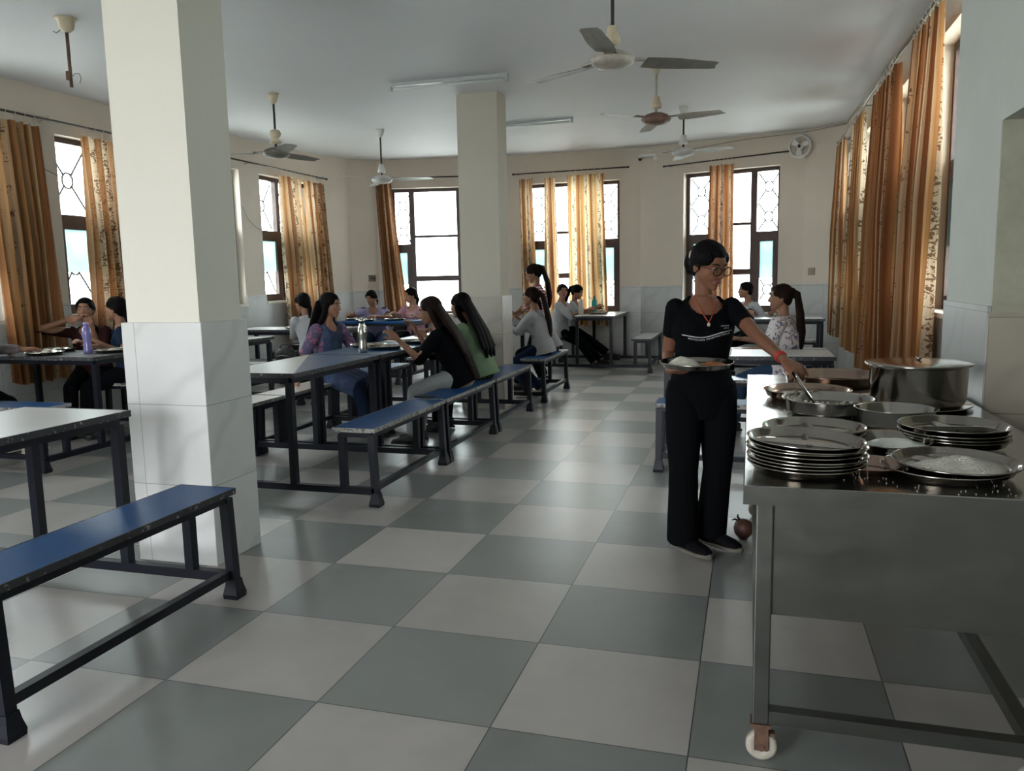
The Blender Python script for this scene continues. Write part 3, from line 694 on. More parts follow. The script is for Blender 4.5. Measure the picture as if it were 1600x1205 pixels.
# surface cables
def cable(label, pts, r=.005):
    p0 = V(pts[0]); P = [V(p_)-p0 for p_ in pts]; Q = []
    for i in range(len(P)-1):
        for j in range(6): Q.append(P[i].lerp(P[i+1], j/6))
    Q.append(P[-1]); b = B(); b.tube(Q, r, 6); o = b.build('cable', M_cable, loc=p0); tag(o, label, 'cable')
cable('grey cable running along the top of the right wall and round to the back fan', [(2.535, 3.0, 3.20), (2.535, 5.6, 3.25), (2.535, 7.5, 3.30), (2.53, 9.70, 3.345), (2.03, 10.11, 3.34), (1.2, 10.37, 3.33), (.45, 10.60, 3.28), (0, 10.74, 3.27)])
cable('thin grey cable drooping across the left wall towards the window', [(-5.13, 3.95, 2.62), (-5.13, 4.08, 2.50), (-5.13, 4.25, 2.45)], .004)
cable('thin grey cable drooping between the left wall windows right of the near column', [(-5.13, 7.19, 2.40), (-5.13, 7.3, 2.24), (-5.13, 7.48, 2.14), (-5.13, 7.64, 2.10)], .004)

# ================================================================ TABLES WITH ATTACHED BENCHES (one welded unit each)
def leg_tube(b, x, y, z0, z1, w_=.042, splay=0):
    b.beam((x+splay, y, z0), (x, y, z1), w_, w_, (0, 1, 0))
def unit(label, x, y, rz=0, half=.6, top=(M_white,), seatm=(M_blue, M_blue), edge=None, benches=(1, -1), toph=.82, tw=.30, seams=(), edge_t=None, diag=False):
    """long axis = local y; benches at +x and -x"""
    t = thing('dining_table', label, 'table', (x, y, 0), rz, None)
    # table top, possibly of several laminate panels side by side
    n = len(top); L_ = 2*half
    cuts = [-half]+list(seams)+[half] if seams else [-half+L_*i/n for i in range(n+1)]
    if diag:
        for pts_, m in ((((.3, -.6), (-.3, .6), (-.3, -.6)), top[0]), (((.3, -.6), (.3, .6), (-.3, .6)), top[1])):
            b = B(); lo_ = [b.bm.verts.new((px_, py_, toph-.022)) for px_, py_ in pts_]; hi_ = [b.bm.verts.new((px_, py_, toph)) for px_, py_ in pts_]
            b.bm.faces.new(lo_[::-1]); b.bm.faces.new(hi_)
            for j in range(3): b.bm.faces.new((lo_[j], lo_[(j+1) % 3], hi_[(j+1) % 3], hi_[j]))
            b.build('tabletop', m, t)
    for i, m in enumerate(top if not diag else ()):
        b = B(); b.box(-tw, tw, cuts[i]+.001, cuts[i+1]-.001, toph-.022, toph, bev=.003); o = b.build('tabletop', m, t)
    b = B(); e = edge_t or M_edge_d
    b.box(-tw-.004, -tw+.002, -half-.004, half+.004, toph-.028, toph+.001); b.box(tw-.002, tw+.004, -half-.004, half+.004, toph-.028, toph+.001)
    b.box(-tw, tw, -half-.004, -half+.002, toph-.028, toph+.001); b.box(-tw, tw, half-.002, half+.004, toph-.028, toph+.001); b.build('edge_band', e, t)
    ly_ = half-.03
    b = B()
    for s_ in (-1, 1):
        b.box(s_*(tw-.05)-.02, s_*(tw-.05)+.02, -ly_, ly_, toph-.065, toph-.024); b.box(-tw+.05, tw-.05, s_*ly_-.02, s_*ly_+.02, toph-.065, toph-.024)
    b.build('top_frame', M_navy, t)
    for sx_ in (-1, 1):
        for sy_ in (-1, 1): b = B(); leg_tube(b, sx_*(tw-.05), sy_*ly_, .115, toph-.06); b.build('table_leg', M_navy, t)
    for sy_ in (-1, 1): b = B(); b.beam((-.81 if -1 in benches else -.27, sy_*ly_, .095), (.81 if 1 in benches else .27, sy_*ly_, .095), .042, .042); b.build('cross_rail', M_navy, t)
    for k, s_ in enumerate(benches):
        sm = seatm[k % len(seatm)]
        bn = B(); bn.box(s_*.69-.14, s_*.69+.14, -half+.003, half-.003, .468, .490, bev=.003); bs = bn.build('bench_seat', sm, t)
        e = B(); q = edge or M_edge
        for a0, a1, c0_, c1_ in ((-.143, -.138, -half, half), (.138, .143, -half, half), (-.14, .14, -half-.001, -half+.004), (-.14, .14, half-.004, half+.001)): e.box(s_*.69+a0, s_*.69+a1, c0_, c1_, .464, .4905)
        e.build('seat_edge', q, bs)
        f = B()
        for xx in (s_*.60, s_*.80): f.box(xx-.016, xx+.016, -ly_, ly_, .432, .467)
        for yy in (-ly_, ly_): f.box(min(s_*.60, s_*.80), max(s_*.60, s_*.80), yy-.018, yy+.018, .432, .467)
        f.build('seat_frame', M_navy, t)
        for sy_ in (-1, 1):
            b = B(); leg_tube(b, s_*.60, sy_*ly_, .115, .45); b.build('bench_leg', M_navy, t)
            b = B(); leg_tube(b, s_*.80, sy_*ly_, .05, .45, splay=s_*.015); o = b.build('bench_leg', M_navy, t)
            b = B(); b.bm.free(); b.bm = bmesh.new()
            rings = []
            for hw, z in ((.034, 0), (.036, .02), (.028, .055), (.024, .085)):
                rings.append([b.bm.verts.new((s_*.815+cx_*hw, sy_*ly_+cy_*hw, z)) for cx_, cy_ in ((-1, -1), (1, -1), (1, 1), (-1, 1))])
            for r0, r1 in zip(rings, rings[1:]):
                for j in range(4): b.bm.faces.new((r0[j], r0[(j+1) % 4], r1[(j+1) % 4], r1[j]))
            b.bm.faces.new(rings[0][::-1]); b.bm.faces.new(rings[-1]); b.build('rubber_foot', M_navy, o)
        b = B(); b.beam((s_*.80, -ly_, .11), (s_*.80, ly_, .11), .036, .036); b.build('side_rail', M_navy, t)
    return t
unit('pale-topped table with a bright blue bench at the left front corner, nearest the camera', -1.635, .14, top=(M_white,), seatm=(M_blue,), edge=M_edge_d, half=.60)
unit('table with half white, half blue top, first of the row behind the near column', -1.655, 2.74, top=(M_white, M_bluet), diag=True, seatm=(M_blue, M_pinkw))
unit('second table of the central row, where the woman in black with long hair sits', -1.655, 3.97, top=(M_bluet,), seatm=(M_blue, M_pinkw))
unit('third table of the central row, just in front of the far column', -1.655, 5.22, top=(M_white,), seatm=(M_blue,))
unit('table of the central row just behind the far column', -1.655, 6.97, top=(M_bluet,), seatm=(M_blue,))
unit('small grey-topped table before the middle back window with a green-blue bottle on it', -.83, 10.0, half=.70, top=(M_white,), seatm=(M_white,), edge=M_edge_d)
unit('table crosswise behind the serving woman, with pale top and one end near the counter', 1.33, 4.24, rz=PI/2, half=.615, toph=.775, top=(M_white, M_bluet), seams=(.12,), seatm=(M_blue,))
unit('table at the back right where a person in white sits below the window', 1.62, 8.55, rz=PI/2, half=.60, top=(M_white,), seatm=(M_white,))
unit('dark table with a purple bottle on it left of the near column', -4.28, 3.26, rz=PI/2, half=.60, top=(M_edge_d,), seatm=(M_blue,))
unit('empty pale table in the left background, seen just right of the near column', -4.10, 4.94, rz=PI/2, half=.60, top=(M_white,), seatm=(M_white,))
unit('long table by the left wall with one plate and a bag on its bench', -4.10, 6.62, rz=PI/2, half=.75, top=(M_white,), seatm=(M_edge_d,))
unit('bright blue table in the back left corner where the women in lavender and pink eat', -3.76, 8.42, rz=PI/2, half=.62, top=(M_bluet,), seatm=(M_blue,), edge_t=M_blue)

# ================================================================ STEEL SERVING COUNTER
CZ = .81
t = thing('serving_counter', 'stainless steel serving counter on castors along the right, holding plates and a pot', 'counter', (1.34, 0, 0))
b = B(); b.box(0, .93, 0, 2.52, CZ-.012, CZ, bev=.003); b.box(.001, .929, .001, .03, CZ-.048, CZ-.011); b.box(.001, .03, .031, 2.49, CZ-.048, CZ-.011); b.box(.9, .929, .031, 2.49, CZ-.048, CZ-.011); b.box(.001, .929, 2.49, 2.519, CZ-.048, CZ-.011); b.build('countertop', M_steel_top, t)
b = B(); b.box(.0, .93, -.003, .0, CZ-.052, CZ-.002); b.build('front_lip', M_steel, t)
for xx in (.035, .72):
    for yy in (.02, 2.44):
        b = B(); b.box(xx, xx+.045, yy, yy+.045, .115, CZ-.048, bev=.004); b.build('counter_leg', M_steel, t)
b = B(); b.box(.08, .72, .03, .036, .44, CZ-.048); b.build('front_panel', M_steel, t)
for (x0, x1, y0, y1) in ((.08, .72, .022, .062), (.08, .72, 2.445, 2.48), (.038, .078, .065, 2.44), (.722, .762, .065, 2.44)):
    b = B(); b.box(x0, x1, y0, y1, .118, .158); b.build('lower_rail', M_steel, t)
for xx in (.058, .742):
    for yy in (.045, 2.46):
        b = B(); b.box(xx-.028, xx+.028, yy-.028, yy+.028, .106, .116); b.box(xx-.016, xx+.022, yy-.022, yy-.018, .035, .106); b.box(xx-.016, xx+.022, yy+.018, yy+.022, .035, .106); b.tube([(xx+.004, yy-.026, .044), (xx+.004, yy+.026, .044)], .009, 12); b.box(xx+.02, xx+.04, yy-.012, yy+.012, .075, .085)
        o = b.build('castor', M_rust, t)
        b = B(); b.lathe([(.010, -.013), (.036, -.014), (.043, -.010), (.043, .010), (.036, .014), (.010, .013)], 32, Matrix.Translation((xx+.004, yy, .0435)) @ Matrix.Rotation(PI/2, 4, 'X'), closed=True)
        b.build('castor_wheel', M_fan_w, o)
# grains of rice dropped on the counter: nobody could count them
b = B(); rnd = random.Random(5)
for i in range(110):
    cx_, cy_, sg = rnd.choice(((1.90, .06, .10), (1.55, 1.13, .12), (1.80, .15, .16), (1.48, 1.2, .05)))
    x = rnd.gauss(cx_, sg); y = rnd.gauss(cy_, .035 if cy_ < .5 else .09)
    if not (1.36 < x < 2.25 and .01 < y < 2.4): continue
    b.ell((x, y, CZ+.0016), (.0024, .0011, .0011), rotz(rnd.uniform(0, PI)), 1)
o = b.build('spilled_rice', M_rice); tag(o, 'loose rice grains spilled over the steel counter', 'rice', kind='stuff')

# ================================================================ THALI PLATES, POTS, PANS
def thali_mesh(R_=.163, depth=.024, dividers=True, rim=.006, a0=.4):
    b = B(); s_ = R_/.163
    b.lathe([(.001, .0), (R_-.030, .0), (R_-.018, .004), (R_-.010, depth-.004), (R_-.002, depth), (R_, depth+.002), (R_+.001, depth-.001), (R_-.001, depth-.003), (R_-.010, depth-.006), (R_-.019, .001), (R_-.030, -.002), (.001, -.002)], 64)
    if dividers:
        def ridge(p, q):
            p, q = V((*p, 0)), V((*q, 0)); d = (q-p).normalized(); n = V((-d.y, d.x, 0)); K = 10; rows = []
            for i in range(K+1):
                u = i/K; c = p.lerp(q, u); h = .013*min(1, 5*u+.15, 5*(1-u)+.35)
                rows.append([b.bm.verts.new(c+n*w_+V((0, 0, z))) for w_, z in ((-.010, .0005), (-.003, h), (.003, h), (.010, .0005))])
            for r0, r1 in zip(rows, rows[1:]):
                for j in range(3): f = b.bm.faces.new((r0[j], r0[j+1], r1[j+1], r1[j])); f.smooth = False
            b.bm.faces.new(rows[0][::-1]); b.bm.faces.new(rows[-1])
        Q = R_-.022; c, s = math.cos, math.sin
        ridge((Q*c(a0), Q*s(a0)), (Q*c(a0+PI*.93), Q*s(a0+PI*.93)))
        mx_, my_ = .012*c(a0), .012*s(a0)
        ridge((mx_, my_+.0), (Q*c(a0+PI*.5), Q*s(a0+PI*.5)))
    return b
THALI = {}
def plate(label, x, y, z, tilt=(0, 0), rz=0, m=M_plate, R_=.163, group=None, dividers=True, name='steel_plate', depth=.024):
    key = (round(R_, 3), dividers, m.name, depth)
    if key not in THALI:
        o = thali_mesh(R_, depth, dividers).build(name, m); THALI[key] = o
    else: o = THALI[key].copy(); C.objects.link(o); [o.pop(k) for k in list(o.keys()) if k in ('group',)]; o.name = name
    o.location = (x, y, z+.002); o.rotation_euler = (tilt[0], tilt[1], rz); tag(o, label, 'plate', group)
    return o
rnd = random.Random(11)
def stack(n, x, y, z0, step, where, grp, tilt_top=(0, 0), jit=.006, dx=0, m=M_plate):
    for i in range(n):
        f = i/max(1, n-1); last = i == n-1
        if n > 2 and 0 < i < n-1: lab = 'steel plate inside the %s' % where
        elif last: lab = 'topmost empty steel plate of the %s' % where
        else: lab = 'lowest steel plate of the %s' % where
        plate(lab, x+rnd.uniform(-jit, jit)+dx*f, y+rnd.uniform(-jit, jit), z0+step*i+(.004 if last else 0), (tilt_top[0]*(f), tilt_top[1]*f), rnd.uniform(-.5, .5), group=grp, m=m)
stack(8, 1.512, .215, CZ+.001, .0092, 'tall front left stack on the counter', 'plates of the front left stack', (-.02, .035), .005)
stack(4, 1.555, .60, CZ+.001, .0105, 'low stack behind the front left stack', 'plates of the stack behind', (0, .0), .008)
stack(4, 1.985, .64, CZ+.012, .0105, 'stack at the right of the counter', 'plates of the right stack', (0, 0), .006)
plate('single reddish-looking steel plate half under the front left stack', 1.675, .235, CZ, R_=.10, m=M_copper, dividers=False)
o = plate('steel plate with a layer of rice at the front right of the counter', 1.905, .25, CZ+.013, (.02, .0), .3)
plate('empty steel plate lying under the plate of rice', 1.875, .235, CZ, (0, 0), 0)
def mound(name, label, cat, x, y, z, rx, ry, h, m, seed=0, rz=0, grain=.004, parent=None):
    b = B(); bm = b.bm; N_ = 40; K = 12; rows = []
    rr = rotz(rz)
    for k in range(K+1):
        u = k/K; row = []
        for j in range(N_):
            a = 2*PI*j/N_; e = 1+.16*noise.noise(V((math.cos(a)*1.7+seed, math.sin(a)*1.7, seed*1.3)))
            px_, py_ = rx*e*(1-u)*math.cos(a), ry*e*(1-u)*math.sin(a)
            hz = h*(1-(1-u)**2)**.8*(1+.35*noise.noise(V((px_*18, py_*18, seed))))+grain*noise.noise(V((px_*260, py_*260, seed)))*min(1, u*6)
            p = rr @ V((px_, py_, 0)); row.append(bm.verts.new((p.x, p.y, max(0, hz))))
            if k == K: break
        rows.append(row)
    for r0, r1 in zip(rows, rows[1:]):
        for j in range(N_):
            if len(r1) == 1: f = bm.faces.new((r0[j], r0[(j+1) % N_], r1[0]))
            else: f = bm.faces.new((r0[j], r0[(j+1) % N_], r1[(j+1) % N_], r1[j]))
            f.smooth = True
    bm.faces.new(rows[0][::-1])
    o = b.build(name, m, loc=(x, y, z)); return tag(o, label, cat, kind='stuff') if label else o
mound('rice', 'flat layer of boiled rice on the front right plate', 'rice', 1.905, .222, CZ+.018, .128, .080, .034, M_rice, 3, .12)
def bowlform(prof, n=48): b = B(); b.lathe(prof, n); return b
# curd bowl
t = bowlform([(.001, .004), (.075, .004), (.10, .02), (.113, .045), (.122, .048), (.122, .045), (.115, .042), (.103, .017), (.078, 0), (.001, 0)]).build('steel_bowl', M_plate, loc=(1.775, .50, CZ)); tag(t, 'shallow steel bowl of white curd between the two plate stacks', 'bowl'); t.rotation_euler = (.05, 0, 0)
mound('curd', 'smooth white curd filling the shallow steel bowl', 'curd', 1.785, .475, CZ+.020, .100, .085, .030, M_curd, 5, .2, .0006)
# wide bowl behind
t = bowlform([(.001, .004), (.10, .004), (.122, .02), (.130, .07), (.142, .074), (.142, .071), (.133, .067), (.126, .017), (.10, 0), (.001, 0)]).build('steel_bowl', M_potm, loc=(1.865, .97, CZ)); tag(t, 'empty wide steel bowl in front of the big pot', 'bowl')
# food pan the woman is scooping from
t = bowlform([(.001, .004), (.135, .004), (.158, .02), (.166, .062), (.180, .066), (.181, .063), (.168, .058), (.160, .016), (.137, 0), (.001, 0)]).build('serving_pan', M_potm, loc=(1.66, 1.24, CZ)); tag(t, 'wide steel serving pan of curry the woman scoops from, scraps on its rim', 'pan')
b = B(); b.lathe([(.001, .032), (.160, .030), (.160, .022), (.001, .022)], 48); o = b.build('curry', M_dal, t)
b = B(); rnd2 = random.Random(9)
for i in range(70):
    a = rnd2.uniform(PI*.55, PI*1.65); r = .172+rnd2.uniform(-.012, .012); b.ell((r*math.cos(a), r*math.sin(a), .066+rnd2.uniform(0, .004)), (rnd2.uniform(.003, .009), rnd2.uniform(.003, .007), .004), rotz(a), 1)
o = b.build('food_scraps', M_gunk, t); o['kind'] = 'stuff'
# second pan behind, tilted lid
t = bowlform([(.001, .004), (.145, .004), (.17, .015), (.180, .040), (.196, .044), (.196, .041), (.182, .036), (.172, .012), (.147, 0), (.001, 0)]).build('serving_pan', M_copper, loc=(1.60, 1.66, CZ)); tag(t, 'shallow steel pan with brown gravy under the woman\'s hand', 'pan')
b = B(); b.lathe([(.001, .022), (.165, .020), (.165, .012), (.001, .012)], 48); b.build('gravy', M_dal, t)
o = plate('large bare steel tray farthest back on the counter', 1.76, 2.17, CZ+.001, (.0, 0), 0, M_copper, .24, dividers=False, name='steel_tray', depth=.05)
o = plate('wide flat steel tray the big pot stands on', 1.98, 1.50, CZ+.001, (0, 0), 0, M_plate, .26, dividers=False, name='steel_tray', depth=.012)
# pot
t = bowlform([(.001, 0), (.155, 0), (.172, .006), (.186, .03), (.188, .165), (.196, .172), (.205, .174), (.206, .177), (.197, .177), (.185, .170), (.183, .035), (.165, .008), (.001, .004)], 72).build('cooking_pot', M_potm, loc=(2.03, 1.50, CZ+.003)); tag(t, 'large round polished steel pot with a flat lid at the right of the counter', 'pot')
b = B(); b.lathe([(.001, .190), (.15, .188), (.185, .184), (.205, .181), (.208, .1785), (.205, .1775), (.18, .178), (.001, .180)], 72); b.lathe([(.001, .205), (.012, .204), (.014, .196), (.007, .192), (.007, .188), (.001, .188)], 16); b.build('lid', M_plate, t)
# round brown item on the floor behind the counter leg
b = B(); b.lathe([(.001, 0), (.02, .003), (.044, .03), (.05, .06), (.042, .09), (.02, .105), (.001, .108)], 28); t = b.build('clay_pot', mat('dark_red_brown_clay', (.085, .03, .018), .55, noise_amt=.4, nscale=20), loc=(1.335, 2.03, 0)); tag(t, 'small round red-brown pot on the floor behind the front left counter leg', 'pot')
b = B(); b.tube([(-.02, 0, .098), (-.045, 0, .105), (-.06, 0, .098)], [.006, .005, .002], 8); b.tube([(-.015, 0, .1), (-.03, 0, .12), (-.028, 0, .132)], [.006, .005, .004], 8); b.build('spout', M_black, t)

# ================================================================ THINGS ON THE TABLES
def bottle(label, x, y, z, prof, m, capm, capz, capr, n=28):
    b = B(); b.lathe(prof, n); t = b.build('water_bottle', m, loc=(x, y, z)); tag(t, label, 'bottle')
    b = B(); b.lathe([(.001, capz[0]), (capr, capz[0]), (capr, capz[1]-.004), (capr*.8, capz[1]), (.001, capz[1])], n); b.build('bottle_cap', capm, t); return t
M_btl_s = steel_mat('steel_bottle_metal', .16, (.58, .58, .52), False, .04)
bottle('tall shiny steel bottle with a narrow waist on the central blue table', -1.57, 3.50, .821, [(.001, 0), (.034, 0), (.036, .004), (.0355, .05), (.031, .09), (.031, .11), (.036, .14), (.037, .17), (.031, .205), (.022, .225), (.021, .235), (.001, .235)], M_btl_s, M_btl_s, (.235, .268), .023)
M_pur = mat('translucent_purple_plastic', (.22, .20, .46), .2); M_pur.node_tree.nodes['Principled BSDF'].inputs['Transmission Weight'].default_value = .35
M_pur2 = mat('purple_plastic_cap', (.24, .20, .44), .4)
bottle('purple plastic water bottle on the dark table left of the near column', -4.07, 3.32, .821, [(.001, 0), (.036, 0), (.037, .02), (.031, .08), (.030, .10), (.037, .14), (.038, .18), (.030, .215), (.020, .23), (.001, .232)], M_pur, M_pur2, (.232, .262), .021)
M_teal = mat('teal_plastic', (.0, .30, .27), .25); M_tealc = mat('teal_cap', (.0, .24, .22), .35)
bottle('teal green water bottle on the table before the middle back window', -1.00, 10.28, .821, [(.001, 0), (.040, 0), (.042, .01), (.042, .17), (.036, .20), (.019, .225), (.018, .235), (.001, .235)], M_teal, M_tealc, (.235, .268), .021)
bottle('whitish insulated bottle in front of the teal bottle on the far table', -1.10, 9.72, .821, [(.001, 0), (.036, 0), (.038, .006), (.038, .19), (.034, .205), (.001, .205)], mat('cream_enamel', (.50, .46, .40), .35), M_white_pl, (.205, .232), .034)
def meal(where, x, y, z=.822, rz=0, rice=True, R_=.155):
    plate('steel plate with food, %s' % where, x, y, z, (0, 0), rz, R_=R_, group=None)
    if rice: mound('rice', 'white rice on the steel plate, %s' % where, 'rice', x+.03, y-.04, z+.003, .06, .05, .032, M_rice, x*3+y, rz)
    mound('curry', 'brown curry on the steel plate, %s' % where, 'curry', x-.055, y+.045, z+.003, .045, .035, .016, M_curry, x*5+y, rz)
meal('before the woman in black on the central table', -1.56, 3.86, rz=.4)
meal('before the woman in the blue kurta', -1.78, 4.02, rz=1.2)
meal('before the woman in the green shirt', -1.52, 4.45, rz=2)
meal('left of the purple bottle, before the hand-to-mouth eater', -4.50, 3.42, rz=.2)
meal('nearest the grey sleeve at the left edge', -4.33, 3.12, rz=1)
meal('behind the purple bottle, partly hidden by the near column', -3.88, 3.40, rz=1.7)
meal('alone on the long table by the left wall', -4.00, 6.52, rz=.7)
meal('before the woman in lavender, left of her arm', -4.20, 8.45, rz=.5)
meal('before the woman in lavender, right of her arm', -3.93, 8.22, rz=1.5)
meal('before the woman in pink', -3.52, 8.34, rz=2.2)
meal('beside the teal bottle on the far table', -.88, 9.98, rz=.2)
meal('behind the white bottle on the far table', -1.00, 10.52, rz=1.1, rice=False)
meal('before the ponytailed woman in the white shirt', -1.52, 6.75, rz=.9)
# phone and bags
b = B(); b.box(-.04, .04, -.08, .08, 0, .009, bev=.003); o = b.build('phone', M_black, loc=(-1.03, 3.44, .4915)); o.rotation_euler = (0, 0, 1.2); tag(o, 'black phone lying on the blue bench beside the woman in black', 'phone')
M_bag = mat('black_bag_fabric', (.014, .014, .017), .7, bump=.3, bscale=30)
def bag(label, x, y, z, s=(.16, .10, .11), rz=0, seed=1):
    b = B(); b.ell((0, 0, s[2]), s, sub=4)
    for v in b.bm.verts:
        k = 1+.14*noise.noise(v.co*7+V((seed, 0, 0))); v.co.x *= k; v.co.y *= k
        if v.co.z < s[2]*.35: v.co.z = max(0, v.co.z*.3)
    o = b.build('bag', M_bag, loc=(x, y, z)); o.rotation_euler = (0, 0, rz); tag(o, label, 'bag')
    b = B(); b.tube([(-s[0]*.5, 0, s[2]*1.75), (-s[0]*.3, 0, s[2]*2.3), (s[0]*.3, 0, s[2]*2.3), (s[0]*.5, 0, s[2]*1.75)], .009, 8); b.build('handle', M_bag, o)
    b = B(); b.tube([(-s[0]*.6, -s[1]*.93, s[2]*1.0), (0, -s[1]*1.06, s[2]*1.08), (s[0]*.6, -s[1]*.93, s[2]*1.0)], .004, 6); b.build('zip', M_ring, o); return o
bag('rounded black bag on the bench of the long pale table by the left wall', -4.42, 7.31, .491, (.18, .11, .07), .1, 2)
bag('black backpack on the seat between the women in lavender and pink', -3.72, 9.02, .491, (.15, .10, .14), .4, 3)
bag('black bag standing on the bench of the empty pale table in the left background', -3.62, 5.63, .491, (.12, .10, .09), .2, 4)

# ================================================================ PEOPLE
def finish(bm, voxel, smooth=2, fac=.5):
    """fuse all closed shells of bm into one continuous skin, return a mesh"""
    bmesh.ops.recalc_face_normals(bm, faces=bm.faces)
    me = bpy.data.meshes.new('tmp'); bm.to_mesh(me); bm.free()
    o = bpy.data.objects.new('tmp', me); C.objects.link(o)
    r = o.modifiers.new('r', 'REMESH'); r.mode = 'VOXEL'; r.voxel_size = voxel
    if smooth: s_ = o.modifiers.new('s', 'SMOOTH'); s_.factor = fac; s_.iterations = smooth
    dg = bpy.context.evaluated_depsgraph_get(); dg.update()
    m2 = bpy.data.meshes.new_from_object(o.evaluated_get(dg)); bpy.data.objects.remove(o); bpy.data.meshes.remove(me)
    return m2
def capsule(b, pts, rs, n=14, flat=None):
    b.tube(pts, rs, n, flat)
    for p, r in ((pts[0], rs[0]), (pts[-1], rs[-1])):
        if flat: 
            ax = V(flat[0]).normalized(); M = Matrix.Identity(3); # squash sphere along ax
            S = Matrix.Identity(3)-(1-flat[1])*Matrix([[ax[i]*ax[j] for j in range(3)] for i in range(3)])
            b.ell(p, (r*.995,)*3, S, 2)
        else: b.ell(p, (r*.995,)*3, None, 2)
def ik(a, t, l1, l2, pole):
    a, t = V(a), V(t); d = t-a; D = d.length
    if D > (l1+l2)*.995: t = a+d*((l1+l2)*.995/D); d = t-a; D = d.length
    x = (l1*l1-l2*l2+D*D)/(2*D); h = math.sqrt(max(0, l1*l1-x*x)); u = d/D
    p = V(pole); p = p-u*p.dot(u); p.normalize()
    return a+u*x+p*h, t
def loft(b, secs, n=28):
    """secs: (center, xaxis, yaxis, rx, ry) ellipse sections, closed with caps"""
    rings = []
    for c, x, y, rx, ry in secs: rings.append([b.bm.verts.new(c+x*(rx*math.cos(2*PI*j/n))+y*(ry*math.sin(2*PI*j/n))) for j in range(n)])
    for r0, r1 in zip(rings, rings[1:]):
        for j in range(n): b.bm.faces.new((r0[j], r0[(j+1) % n], r1[(j+1) % n], r1[j])).smooth = True
    b.bm.faces.new(rings[0][::-1]); b.bm.faces.new(rings[-1])
def hand(b, W, D, N, side=1, curl=.5, thumb=.6, sc_=1.0, spread=.0):
    """W wrist, D hand direction, N palm normal (fingers curl towards N); side: thumb side"""
    D = V(D).normalized(); N = V(N); N = (N-D*N.dot(D)).normalized(); X = D.cross(N)*side; k = sc_
    K = []
    for i, (off, fl_, ln) in enumerate(((.027, .082, .068), (.009, .087, .076), (-.009, .083, .070), (-.026, .074, .055))):
        kn = W+D*fl_*k+X*off*k; K.append((kn, ln, off))
        capsule(b, [W+D*.01*k+X*off*.55*k, W+D*.045*k+X*off*.9*k, kn], [.0135*k, .0145*k, .0115*k], 10)
    b.ell(W+D*.045*k, (.036*k, .014*k, .045*k), Matrix((X, -N, D)).transposed(), 2)
    for kn, ln, off in K:
        d = (D+X*off*spread*8).normalized(); p = kn; pts = [p]; a = curl*.55
        for f_ in (.45, .32, .23):
            dd = d*math.cos(a)+N*math.sin(a); p = p+dd*ln*f_*k; pts.append(p); a += curl*.85
        capsule(b, pts, [.0095*k, .0088*k, .008*k, .0068*k], 10)
    p0 = W+D*.022*k+X*.026*k+N*.006*k; d1 = (D*.62+X*.70+N*.30*thumb).normalized(); p1 = p0+d1*.038*k
    d2 = (D*.85+X*(.45-.5*thumb)+N*.55*thumb).normalized(); p2 = p1+d2*.030*k; p3 = p2+(d2+N*.3*thumb).normalized()*.022*k
    capsule(b, [p0-d1*.01*k, p1, p2, p3], [.014*k, .0115*k, .0095*k, .0075*k], 10)

SKIN = {k: mat('skin_'+k, tuple(q*.75 for q in c), .55, noise_amt=.10, nscale=9, spec=.25) for k, c in dict(brown=(.30, .145, .085), light=(.42, .235, .155), tan=(.36, .185, .115), main=(.235, .105, .060)).items()}
M_hair = mat('black_hair', (.005, .004, .004), .62, bump=.5, bscale=70, spec=.05)
M_hairb = mat('dark_brown_hair', (.014, .008, .006), .6, bump=.5, bscale=70, spec=.07)
M_eyew = mat('eye_white', (.30, .28, .26), .25); M_iris = mat('dark_iris', (.012, .007, .005), .15); M_lip = mat('lip_skin', (.22, .075, .06), .45)
for m_ in (M_hair, M_hairb):
    N_, L_, b_ = nodes(m_); t_ = N_.new('ShaderNodeTexCoord'); mp_ = N_.new('ShaderNodeMapping'); mp_.inputs['Scale'].default_value = (1, 1, .08)
    nz = [n for n in N_ if n.type == 'TEX_NOISE'][0]; nz.inputs['Scale'].default_value = 160; L_.new(t_.outputs['Object'], mp_.inputs[0]); L_.new(mp_.outputs[0], nz.inputs['Vector'])
def cloth(name, col, amt=.12): return mat(name, tuple(c*.72 for c in col), .9, noise_amt=amt, nscale=9, bump=.35, bscale=16, spec=.06)
def pattern_cloth(name, base, spots, sc1=14, thr=.56, stripes=False):
    m = mat(name, base, .85); N, L, b = nodes(m); t = N.new('ShaderNodeTexCoord')
    if stripes:
        s = N.new('ShaderNodeSeparateXYZ'); L.new(t.outputs['Object'], s.inputs[0]); nz = N.new('ShaderNodeTexNoise'); nz.inputs['Scale'].default_value = 6; L.new(t.outputs['Object'], nz.inputs['Vector'])
        v = math_node(N, L, 'SINE', math_node(N, L, 'ADD', math_node(N, L, 'MULTIPLY', s.outputs[2], 170), math_node(N, L, 'MULTIPLY', nz.outputs[0], 6)))
        L.new(mixc(N, L, math_node(N, L, 'GREATER_THAN', v, .1), base, spots[0]), b.inputs['Base Color']); return m
    c = None
    for i, sp_ in enumerate(spots):
        n = N.new('ShaderNodeTexNoise'); n.noise_dimensions = '4D'; n.inputs['W'].default_value = i*3.7; n.inputs['Scale'].default_value = sc1*(1+.2*i); n.inputs['Detail'].default_value = 2.5; n.inputs['Distortion'].default_value = 1.2
        L.new(t.outputs['Object'], n.inputs['Vector']); f = math_node(N, L, 'GREATER_THAN', n.outputs[0], thr)
        c = mixc(N, L, f, c if c is not None else base, sp_)
    L.new(c, b.inputs['Base Color']); return m

